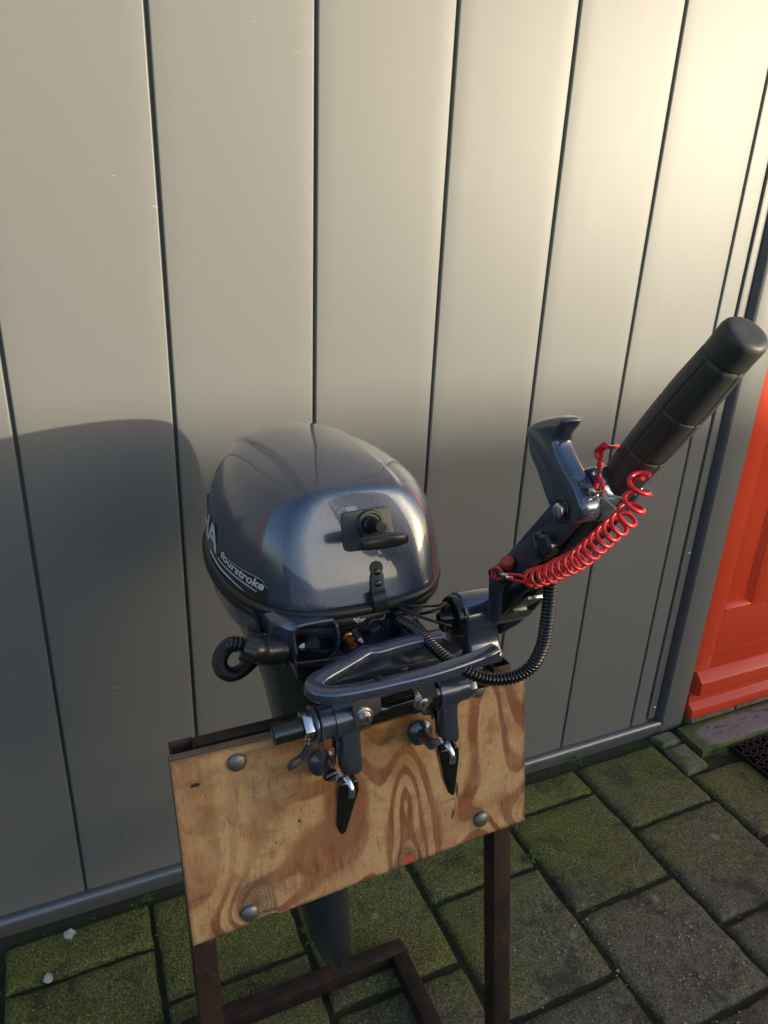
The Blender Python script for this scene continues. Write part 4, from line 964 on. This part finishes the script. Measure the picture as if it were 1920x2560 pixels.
# stainless plates with bolts, black release lever between the brackets
for pts, bp in (([(880, 1757), (950, 1735), (955, 1775), (930, 1795), (925, 1812), (890, 1818), (886, 1790)], (911, 1791)), ([(1030, 1712), (1075, 1700), (1082, 1755), (1060, 1768), (1042, 1765), (1036, 1740)], (1052, 1754))):
    Y0 = TY - .0235; P = [PY(x, y, Y0) for x, y in pts]; mb = MB(); extrude(mb, P, (0, .002, 0)); mb.build('steel_plate', M['steel'], motor, .0006)
    c = PY(*bp, Y0 - .0008); mb = MB(); lathe(mb, c, (-.05, -1, .1), [(0, .0105), (.0012, .0105), (.0016, .0098)], 28); mb.build('bolt_flange', M['steel'], motor)
    mb = MB(); hexnut(mb, c + V(0, -.0016, 0), V(-.05, -1, .1), .0078, .0065, .3); bo = mb.build('hex_bolt', M['steel'], motor, .0008)
    me = text_mesh('9', .009, sub=0); me.materials.clear(); me.materials.append(M['matt']); o = D.objects.new('head_mark', me); COL.objects.link(o)
    o.parent = bo; o.matrix_parent_inverse = Matrix.Identity(4); q = c + V(-.0004, -.0086, .0008)
    o.matrix_local = Matrix.Translation(Vector(q) + V(-.0024, 0, -.0030)) @ Matrix.Rotation(rad(90), 4, 'X')
    o.location = o.location - motor.location * 0
P = [PY(x, y, TY - .010) for x, y in ((880, 1790), (1085, 1725), (1085, 1790), (1060, 1790), (1045, 1778), (1010, 1775), (960, 1795), (925, 1822), (882, 1832))]
mb = MB(); extrude(mb, P, (0, .02, 0)); mb.build('bracket_plate', M['paint2'], motor, .002)
P = [PY(x, y, TY - .030) for x, y in ((972, 1770), (1036, 1750), (1034, 1760), (985, 1778))]; mb = MB(); extrude(mb, P, (0, .012, .004)); mb.build('release_shelf', M['black'], motor, .0008)
P = [PY(x, y, TY - .020) for x, y in ((955, 1745), (1030, 1722), (1036, 1752), (978, 1772), (958, 1770))]; mb = MB(); extrude(mb, P, (0, .010, 0)); mb.build('release_cavity', M['black'], motor, .001)
mb = MB(); q0, q1, q2, q3 = (PY(1042, 1712, TY - .030), PY(1080, 1703, TY - .030), PY(1094, 1738, TY - .046), PY(1056, 1748, TY - .046))
hexa(mb, [q0, q1, q2, q3] + [p + V(0, .008, .002) for p in (q0, q1, q2, q3)]); lev = mb.build('tilt_lever', M['black'], motor, .001)
for i in range(8):
    t = (i + .5) / 8; mb = MB(); tube(mb, [q0.lerp(q3, t) + V(0, -.0008, .0003), q1.lerp(q2, t) + V(0, -.0008, .0003)], .0011, 8); o = mb.build('rib', M['plastic'], None); o.parent = lev

# ---- tiller: collar, arm, grip, shift lever
XC = .462
cc = PX(1135, 1538, .452); mb = MB()
lathe(mb, cc + V(.003, 0, 0), (1, 0, 0), [(0, .026), (.001, .029), (.003, .0305), (.046, .0305), (.050, .029), (.0505, .026)], 44); mb.build('tiller_collar', M['paint'], motor)
cz = cc.z; cy = cc.y
foot = [(cy - .0305, cz), (cy - .031, cz - .020), (cy - .036, cz - .036), (cy - .046, cz - .046), (cy - .048, cz - .056), (cy - .040, cz - .062), (cy + .020, cz - .060), (cy + .034, cz - .052), (cy + .0305, cz - .02), (cy + .0305, cz)]
mb = MB(); extrude(mb, [(cc.x + .006, y, z) for y, z in foot], (.050, 0, 0)); mb.build('collar_foot', M['paint'], motor, .006, 3)
mb = MB(); lathe(mb, cc, (-1, -.02, 0), [(-.004, .0275), (.003, .0275), (.006, .0255), (.007, .020), (.0075, .019)], 40); mb.build('collar_cap', M['black'], motor)
mb = MB(); p0 = cc + V(-.009, 0, 0); extrude(mb, [p0 + V(0, y, z) for y, z in ((-.006, .020), (.006, .021), (.007, -.021), (-.007, -.020))], (-.010, 0, 0)); mb.build('cap_rib', M['plastic'], motor, .002)
mb = MB(); lathe(mb, cc + V(-.006, 0, -.002), (-1, .1, 0), [(0, .0115), (.012, .0105), (.017, .008), (.018, .002)], 24); mb.build('cable_boss', M['black'], motor)
for a, b, c in (((1000, 1514), (1050, 1515), (1105, 1513)), ((1000, 1518), (1060, 1545), (1128, 1565)), ((1050, 1535), (1085, 1527), (1115, 1510))):
    mb = MB(); tube(mb, catmull([PY(*a, .74), PY(*b, .715), PX(*c, .437)], 10), .0021, 10); mb.build('control_cable', M['rubber'], motor)
# arm: left side plate with a channel-shaped black underside
LX = XC
sp = [(1220, 1440), (1233, 1416), (1270, 1380), (1312, 1332), (1382, 1250), (1432, 1192), (1450, 1174), (1488, 1168), (1503, 1190), (1503, 1232), (1470, 1285), (1442, 1318), (1369, 1394), (1318, 1426), (1264, 1458), (1252, 1480), (1250, 1520), (1247, 1552), (1230, 1565), (1218, 1540)]
P = [PX(x, y, LX) for x, y in sp]; mb = MB(); extrude(mb, P, (.050, 0, 0)); mb.build('tiller_arm', M['paint2'], motor, .0028, 3)
un = [(1237, 1560), (1262, 1464), (1318, 1434), (1369, 1402), (1442, 1326), (1500, 1240), (1508, 1250), (1452, 1336), (1380, 1414), (1330, 1458), (1290, 1500)]
P = [PX(x, y, LX + .004) for x, y in un]; mb = MB(); extrude(mb, P, (.043, 0, 0)); mb.build('arm_underside', M['black'], motor, .002)
lo = [(1225, 1590), (1250, 1585), (1290, 1562), (1330, 1525), (1395, 1450), (1440, 1400), (1500, 1330), (1540, 1285), (1480, 1250), (1400, 1330), (1330, 1400), (1245, 1470)]
P = [PX(x, y, LX + .046) for x, y in lo]; mb = MB(); extrude(mb, P, (.006, 0, 0)); mb.build('arm_side', M['paint2'], motor, .002)
for pts, m in ((((1258, 1515), (1320, 1490), (1322, 1500), (1262, 1532)), 'steel'), (((1258, 1500), (1275, 1497), (1282, 1530), (1262, 1540)), 'bolt'), (((1395, 1335), (1435, 1318), (1440, 1328), (1402, 1350)), 'steel2'), (((1405, 1352), (1425, 1345), (1418, 1368), (1404, 1366)), 'bolt')):
    P = [PX(x, y, LX + .012) for x, y in pts]; mb = MB(); extrude(mb, P, (.020, -.002, 0)); mb.build('linkage', M[m], motor, .001)
for pts in (((1400, 1340), (1420, 1330), (1440, 1318), (1446, 1322), (1440, 1332)), ((1402, 1362), (1422, 1358)), ((1262, 1527), (1275, 1522), (1290, 1532))):
    mb = MB(); tube(mb, [PX(x, y, LX + .010) for x, y in pts], .0012, 8); mb.build('linkage', M['steel'], motor)
mb = MB(); lathe(mb, PX(1262, 1535, LX + .016), (-.3, -1, 0), [(0, .006), (.004, .0065), (.006, .003)], 16); mb.build('linkage_pin', M['brass'], motor)
# grip
gx = .487; g0, g1 = PX(1538, 1215, gx), PX(1862, 838, gx); gd = (g1 - g0); GL = gd.length; gd.normalize(); a, b = frame_at(gd, Vector((1, 0, 0)))
prf = [(-.012, .0160), (-.004, .0175), (0, .0182), (.006, .0190)]
for i in range(60):
    s = .008 + (GL - .022) * i / 59; t = s / GL
    r = .0192 + .0026 * math.sin(min(1, t / .5) * math.pi / 2) - .0022 * smooth(.62, .95, t)
    for q in (.30, .58, .88): r -= .0009 * math.exp(-((t - q) * GL / .0011) ** 2)
    prf.append((s, r))
for q in (.30, .58, .88):
    for dlt in (-.0022, -.0011, 0, .0011, .0022):
        s = q * GL + dlt; t = q; r = .0192 + .0026 * math.sin(min(1, t / .5) * math.pi / 2) - .0022 * smooth(.62, .95, t) - .0011 * math.exp(-(dlt / .0011) ** 2); prf.append((s, r))
prf.sort(); re_ = prf[-1][1]
prf += [(GL - .010, re_ + .0002), (GL - .002, re_ + .0002), (GL + .0015, re_ - .0008), (GL + .0038, re_ - .0030), (GL + .0046, re_ - .0065), (GL + .0044, re_ - .014), (GL + .0040, .0012)]
v = []; n = 120
for s, r in prf:
    for k in range(n):
        an = k * 2 * math.pi / n; gro = 0
        if .01 < s < GL * .88: gro = .0009 * math.exp(-(((an / (math.pi / 4) + .5) % 1 - .5) / .035) ** 2)
        v.append(g0 + gd * s + (a * math.cos(an) + b * math.sin(an)) * (r - gro))
f = [(i * n + k, i * n + (k + 1) % n, (i + 1) * n + (k + 1) % n, (i + 1) * n + k) for i in range(len(prf) - 1) for k in range(n)] + [tuple(range(n))[::-1], tuple((len(prf) - 1) * n + k for k in range(n))]
mb = MB(); mb.add(v, f); mb.build('throttle_grip', M['grip'], motor, angle=60)
mb = MB(); lathe(mb, g0, -gd, [(-.004, .0172), (.001, .0178), (.010, .0185), (.020, .0215), (.060, .0225)], 32); mb.build('grip_collar', M['black'], motor)
mb = MB(); P = [PX(x, y, LX + .048) for x, y in ((1500, 1185), (1590, 1200), (1600, 1225), (1560, 1285), (1500, 1300), (1478, 1260))]; extrude(mb, P, (.006, 0, 0)); mb.build('arm_side', M['paint'], motor, .002)
# shift lever
SXL = .432
lv_ = [(1318, 1112), (1313, 1085), (1320, 1062), (1342, 1050), (1372, 1043), (1396, 1042), (1409, 1052), (1404, 1068), (1389, 1088), (1386, 1112), (1405, 1160), (1432, 1205), (1448, 1245), (1455, 1272), (1450, 1296), (1432, 1311), (1408, 1308), (1386, 1294), (1364, 1255), (1342, 1190), (1320, 1135)]
lv_ = [(p.x, p.y) for p in catmull([Vector((x, y, 0)) for x, y in lv_], 3, True)]
def pillow(mb, loop, d, rr, n=6):
    """solid of outline loop (in a plane of constant X) and width d with generously rounded edges"""
    N = len(loop); c = sum(loop, Vector()) / N; ar = sum(loop[i - 1].y * loop[i].z - loop[i].y * loop[i - 1].z for i in range(N)); sg = 1 if ar > 0 else -1
    nr = []
    for i in range(N): t = loop[(i + 1) % N] - loop[i - 1]; q = Vector((0, t.z, -t.y)).normalized() * sg; nr.append(q)
    lay = [(rr * (1 - math.cos(k / n * math.pi / 2)), rr * (1 - math.sin(k / n * math.pi / 2))) for k in range(n, -1, -1)]
    L_ = [(x, i_) for x, i_ in [(rr - rr * math.sin(a), (rr - rr * math.cos(a)) * .5) for a in [math.pi / 2 - k / n * math.pi / 2 for k in range(n + 1)]]]
    lays = [(x, i_) for x, i_ in L_] + [(d - x, i_) for x, i_ in reversed(L_)]; v = []
    for x, ins in lays:
        for p, q in zip(loop, nr): v.append(p - q * ins + Vector((x, 0, 0)))
    m_ = len(lays); f = [(a * N + i, a * N + (i + 1) % N, (a + 1) * N + (i + 1) % N, (a + 1) * N + i) for a in range(m_ - 1) for i in range(N)] + [tuple(range(N))[::-1], tuple((m_ - 1) * N + i for i in range(N))]
    mb.add(v, f)
P = [PX(x, y, SXL) for x, y in lv_]; mb = MB(); pillow(mb, P, .024, .0085); sl = mb.build('shift_lever', M['paint'], motor, angle=80)
hub = PX(1405, 1275, SXL)
mb = MB(); lathe(mb, hub, (1, 0, 0), [(.012, .0155), (.034, .0155)], 36); mb.build('lever_hub', M['paint'], motor, .001)
mb = MB(); lathe(mb, hub, (1, 0, 0), [(.0352, .0168), (.048, .0168)], 36); mb.build('hub_ring', M['paint'], motor, .001)
mb = MB(); lathe(mb, hub, (1, 0, 0), [(.0494, .0158), (.060, .0158)], 36); mb.build('hub_ring', M['steel'], motor, .001)
mb = MB(); lathe(mb, hub, (-1, 0, 0), [(-.004, .0128), (.0012, .0128), (.0016, .0112), (.0004, .0105), (.0004, .002)], 36); mb.build('bolt_recess', M['black'], motor)
mb = MB(); hexnut(mb, hub + V(-.0005, 0, 0), V(-1, 0, 0), .0080, .0055, .2); mb.build('hex_bolt', M['steel2'], motor, .001)
mb = MB(); P = [PX(x, y, SXL + .024) for x, y in ((1440, 1190), (1460, 1170), (1490, 1166), (1500, 1200), (1500, 1262), (1470, 1300), (1440, 1300), (1425, 1260))]; extrude(mb, P, (.026, 0, 0)); mb.build('lever_mount', M['paint'], motor, .004, 3)
# kill switch button and friction knob
kb = PX(1268, 1415, .455); kd = Vector((-.25, -.25, 1)).normalized()
mb = MB(); lathe(mb, kb - kd * .016, kd, [(0, .014), (.012, .0145), (.016, .0105)], 28); mb.build('switch_base', M['black'], motor)
mb = MB(); lathe(mb, kb, kd, [(0, .0070), (.001, .0080), (.009, .0080), (.010, .0070)], 24); mb.build('stop_button', M['redcap'], motor, angle=30)
mb = MB(); P = [PX(x, y, .452) for x, y in ((1330, 1332), (1348, 1330), (1354, 1345), (1366, 1395), (1358, 1404), (1344, 1396), (1333, 1365))]; extrude(mb, P, (.010, 0, 0)); mb.build('friction_knob', M['black'], motor, .0025)
mb = MB(); lathe(mb, PX(1368, 1362, .456), (-1, 0, 0), [(-.01, .012), (.003, .012), (.006, .009)], 28); mb.build('knob_base', M['plastic'], motor)

# cable conduit from the front of the engine up to the arm
cd = [(1005, 1553, .735), (1030, 1568, .715), (1062, 1595, .690), (1110, 1640, .655), (1165, 1678, .625), (1225, 1698, .605), (1285, 1692, .592), (1330, 1664, .585), (1356, 1615, .582), (1366, 1560, .583), (1372, 1510, .586), (1378, 1455, .590), (1382, 1420, .592)]
CD = catmull([PY(*c_) for c_ in cd], 12)
mb = MB(); corrugated(mb, CD, .0082, .0044, .0017, 20); mb.build('cable_conduit', M['black'], motor, angle=80)
mb = MB(); tube(mb, [PY(996, 1548, .74), PY(1012, 1560, .728)], .0062, 16); mb.build('conduit_sleeve', M['plastic'], motor)

# ------------------------------------------------------------------ red coiled safety lanyard clipped round the tiller
lan = empty('kill_switch_lanyard', PX(1420, 1370, .45), 'coiled bright red lanyard cord clipped along the raised tiller arm', 'lanyard')
LXx = .452
cl = [(1318, 1452), (1345, 1442), (1375, 1433), (1405, 1418), (1440, 1402), (1470, 1380), (1500, 1352), (1530, 1325), (1560, 1300), (1580, 1272), (1592, 1240), (1600, 1212), (1608, 1196)]
CLn = resample(catmull([PX(x, y, LXx) for x, y in cl], 10), .001); Lc = len(CLn); P = []; tot = 0; turns = 0
for i, p in enumerate(CLn):
    t = (CLn[min(i + 1, Lc - 1)] - CLn[max(i - 1, 0)]).normalized(); a, b = frame_at(t, Vector((1, 0, 0)))
    u = i / (Lc - 1); dens = .0142 - .0020 * smooth(0, .3, u) if u < .72 else .0122 + .006 * (u - .72) / .28
    for k in range(14):
        turns += (.001 / 14) / dens; an = turns * 2 * math.pi; r = .0098 * smooth(0, .05, u)
        q = p.lerp(CLn[min(i + 1, Lc - 1)], k / 14); P.append(q + (a * math.cos(an) + b * math.sin(an)) * r)
P = P[::3]
mb = MB(); tube(mb, P, .00205, 10); mb.build('coiled_cord', M['cord'], lan, angle=80)
def cord(pts, X, r=.0020): 
    mb = MB(); tube(mb, catmull([PX(x, y, X if len(q_) == 0 else q_[0]) for x, y, *q_ in pts], 8), r, 12); return mb.build('cord', M['cord'], lan, angle=80)
cord([(1318, 1452), (1305, 1440), (1275, 1437), (1262, 1438), (1250, 1424), (1236, 1420), (1230, 1432), (1236, 1444), (1250, 1447), (1262, 1440), (1285, 1450), (1322, 1457)], .440)
mb = MB(); tube(mb, [PX(1259, 1438, .439), PX(1274, 1441, .439)], .0046, 12, flat=.7); mb.build('crimp', M['steel2'], lan)
mb = MB(); tube(mb, catmull([PX(x, y, .441) for x, y in ((1242, 1428), (1228, 1424), (1224, 1434), (1236, 1442), (1248, 1440))], 5), .0018, 8); mb.build('retaining_clip', M['black'], lan)
cord([(1489, 1224), (1493, 1190), (1500, 1150), (1508, 1112), (1514, 1116), (1503, 1128), (1496, 1140), (1503, 1160), (1497, 1180), (1502, 1205), (1509, 1222), (1504, 1234)], .448)
cord([(1508, 1114), (1518, 1116), (1530, 1118, .47), (1550, 1118, .51), (1600, 1150, .52)], .455)
cord([(1495, 1145), (1493, 1128), (1503, 1118), (1512, 1113)], .446, .0028)
cord([(1608, 1196), (1590, 1200, .46), (1575, 1208, .48), (1560, 1190, .51)], .450)
mb = MB(); tube(mb, [PX(1489, 1188, .447), PX(1487, 1180, .447)], .0036, 12); tube(mb, [PX(1496, 1182, .446), PX(1498, 1168, .446)], .0036, 12); mb.build('crimp', M['steel2'], lan)
cb = [(1506, 1228), (1494, 1232), (1495, 1244), (1512, 1247), (1525, 1258), (1542, 1272), (1556, 1277), (1564, 1270), (1565, 1256), (1555, 1246), (1545, 1243), (1530, 1240), (1518, 1238), (1512, 1228), (1506, 1228)]
mb = MB(); tube(mb, catmull([PX(x, y, .446) for x, y in cb], 5), .0012, 10); mb.build('snap_hook', M['steel'], lan)
mb = MB(); lathe(mb, PX(1492, 1229, .450), (-1, -.3, .1), [(0, .0042), (.008, .0042)], 18); mb.build('hook_stud', M['steel2'], lan, .0006)

# ------------------------------------------------------------------ door mat, weeds, petals, gravel
matr = empty('rubber_mat', (1.95, 1.05, 0), 'black rubber ring mat on the paving before the door step', 'door mat')
mb = MB(); rr = .0135; row = 0; y = .62
v = []; f = []
while y < 1.165:
    x = 1.775 + (rr * 1.08 if row % 2 else 0) + (1.165 - y) * -.02
    while x < 2.6:
        b0_ = len(v); n = 10
        for z, r in ((.001, rr), (.016, rr), (.016, rr - .004), (.001, rr - .004)):
            for k in range(n): an = k * 2 * math.pi / n; v.append((x + r * math.cos(an), y + r * math.sin(an), z))
        for l in range(3):
            for k in range(n): f.append((b0_ + l * n + k, b0_ + l * n + (k + 1) % n, b0_ + (l + 1) * n + (k + 1) % n, b0_ + (l + 1) * n + k))
        x += rr * 2.16
    y += rr * 1.9; row += 1
mb.add(v, f); mr = mb.build('mat_rings', M['mat_rubber'], matr, angle=40); mr['kind'] = 'stuff'
mb = MB(); box(mb, (1.755, .60, .001), (1.7595, 1.178, .015)); mb.build('mat_edge', M['mat_rubber'], matr, .001)
mb = MB(); box(mb, (1.7598, 1.1735, .001), (2.6, 1.178, .015)); mb.build('mat_edge', M['mat_rubber'], matr, .001)

weeds = [((1437, 1902), .045, 46, 'small weed clump against the wall rail where two pavers meet'), ((1333, 2146), .042, 60, 'largest green weed clump at a paving joint right of the stand'),
         ((1097, 2253), .030, 34, 'small weed in the joint left of the right stand post'), ((1573, 2060), .020, 16, 'tiny weed where joints meet in the middle of the right paving'),
         ((766, 2325), .030, 26, 'weed sprigs growing beside the motor gearcase'), ((775, 2360), .022, 14, 'lower weed sprig in the joint beside the motor skeg'), ((1481, 2275), .018, 12, 'tiny weed at the joint near the lower right pavers'),
         ((1797, 1883), .050, 60, 'leafy weeds between the concrete step and the rubber mat'), ((1692, 1826), .022, 7, 'two-leaved seedling at the foot of the wall end post'), ((370, 2250), .030, 30, 'reddish green weed under the wall rail left of the stand'),
         ((1772, 2280), .012, 8, 'faint weed sprout in the right long joint of the paving'), ((1853, 1768), .012, 4, 'single pale leaf against the brick plinth')]
for (px, py), sz, cnt, lab in weeds:
    c = PZ(px, py, .002); mb = MB()
    for i in range(cnt):
        a = random.uniform(0, 6.28); r = sz * .5 * random.random() ** .7; h = random.uniform(.002, sz * .35); p = c + V(r * math.cos(a), r * math.sin(a) * .8, h * (1.2 - r / sz)); s = sz * random.uniform(.05, .11) + .0008
        a2 = random.uniform(0, 6.28); t = V(math.cos(a2), math.sin(a2), random.uniform(-.1, .6)); w = V(-math.sin(a2), math.cos(a2), random.uniform(-.3, .3))
        mb.add([p - t * s, p + w * s * .6 + V(0, 0, s * .3), p + t * s, p - w * s * .6 + V(0, 0, s * .3)], [(0, 1, 2, 3)])
    tag(mb.build('weed', M['leaf']), lab, 'weed')
for (px, py), s, lab in (((174, 2337), .017, 'larger pale petal on the dark ground under the wall rail'), ((122, 2448), .013, 'smaller white petal on the mossy paving near the left edge')):
    c = PZ(px, py, .004); mb = MB(); v = [c + V(0, 0, .004)]; n = 10
    for k in range(n): a = k * 6.283 / n; r = s * random.uniform(.65, 1.1); v.append(c + V(r * math.cos(a) * .75, r * math.sin(a), random.uniform(0, .005)))
    mb.add(v + [p - V(0, 0, .0012) for p in v], [(0, 1 + k, 1 + (k + 1) % n) for k in range(n)] + [(n + 1, n + 2 + (k + 1) % n, n + 2 + k) for k in range(n)] + [(1 + k, n + 2 + k, n + 2 + (k + 1) % n, 1 + (k + 1) % n) for k in range(n)])
    tag(mb.build('petal', M['petal'], angle=80), lab, 'petal')
mb = MB()
def pebble(x, y, s):
    n = 6; v = []; a0 = random.uniform(0, 6); q = random.uniform(.6, 1); z0 = .001
    for z, k_ in ((0, .8), (.35, 1), (.7, .75)):
        for k in range(n): a = a0 + k * 6.283 / n; v.append((x + s * k_ * math.cos(a), y + s * q * k_ * math.sin(a), z0 + s * z))
    v.append((x, y, z0 + s * .85)); f = [(l * n + k, l * n + (k + 1) % n, (l + 1) * n + (k + 1) % n, (l + 1) * n + k) for l in range(2) for k in range(n)] + [(2 * n + k, 2 * n + (k + 1) % n, 3 * n) for k in range(n)]
    mb.add(v, f)
for (px, py), spread, cnt, smax in (((1345, 2330), .075, 150, .0042), ((1690, 2400), .10, 210, .0042), ((440, 2300), .05, 40, .0022), ((1500, 2350), .35, 150, .002), ((900, 2250), .3, 110, .0018), ((200, 2420), .25, 90, .0018), ((1650, 2000), .25, 90, .0018), ((1440, 1925), .12, 50, .0025), ((230, 2330), .14, 60, .0028), ((1840, 1815), .12, 30, .0025)):
    c = PZ(px, py, 0)
    for i in range(cnt):
        x = random.gauss(c.x, spread); y = random.gauss(c.y, spread * .8)
        if y < 1.31: pebble(x, y, .0007 + (smax - .0007) * random.random() ** 3)
tag(mb.build('gravel', M['stone'], angle=80), kind='stuff')
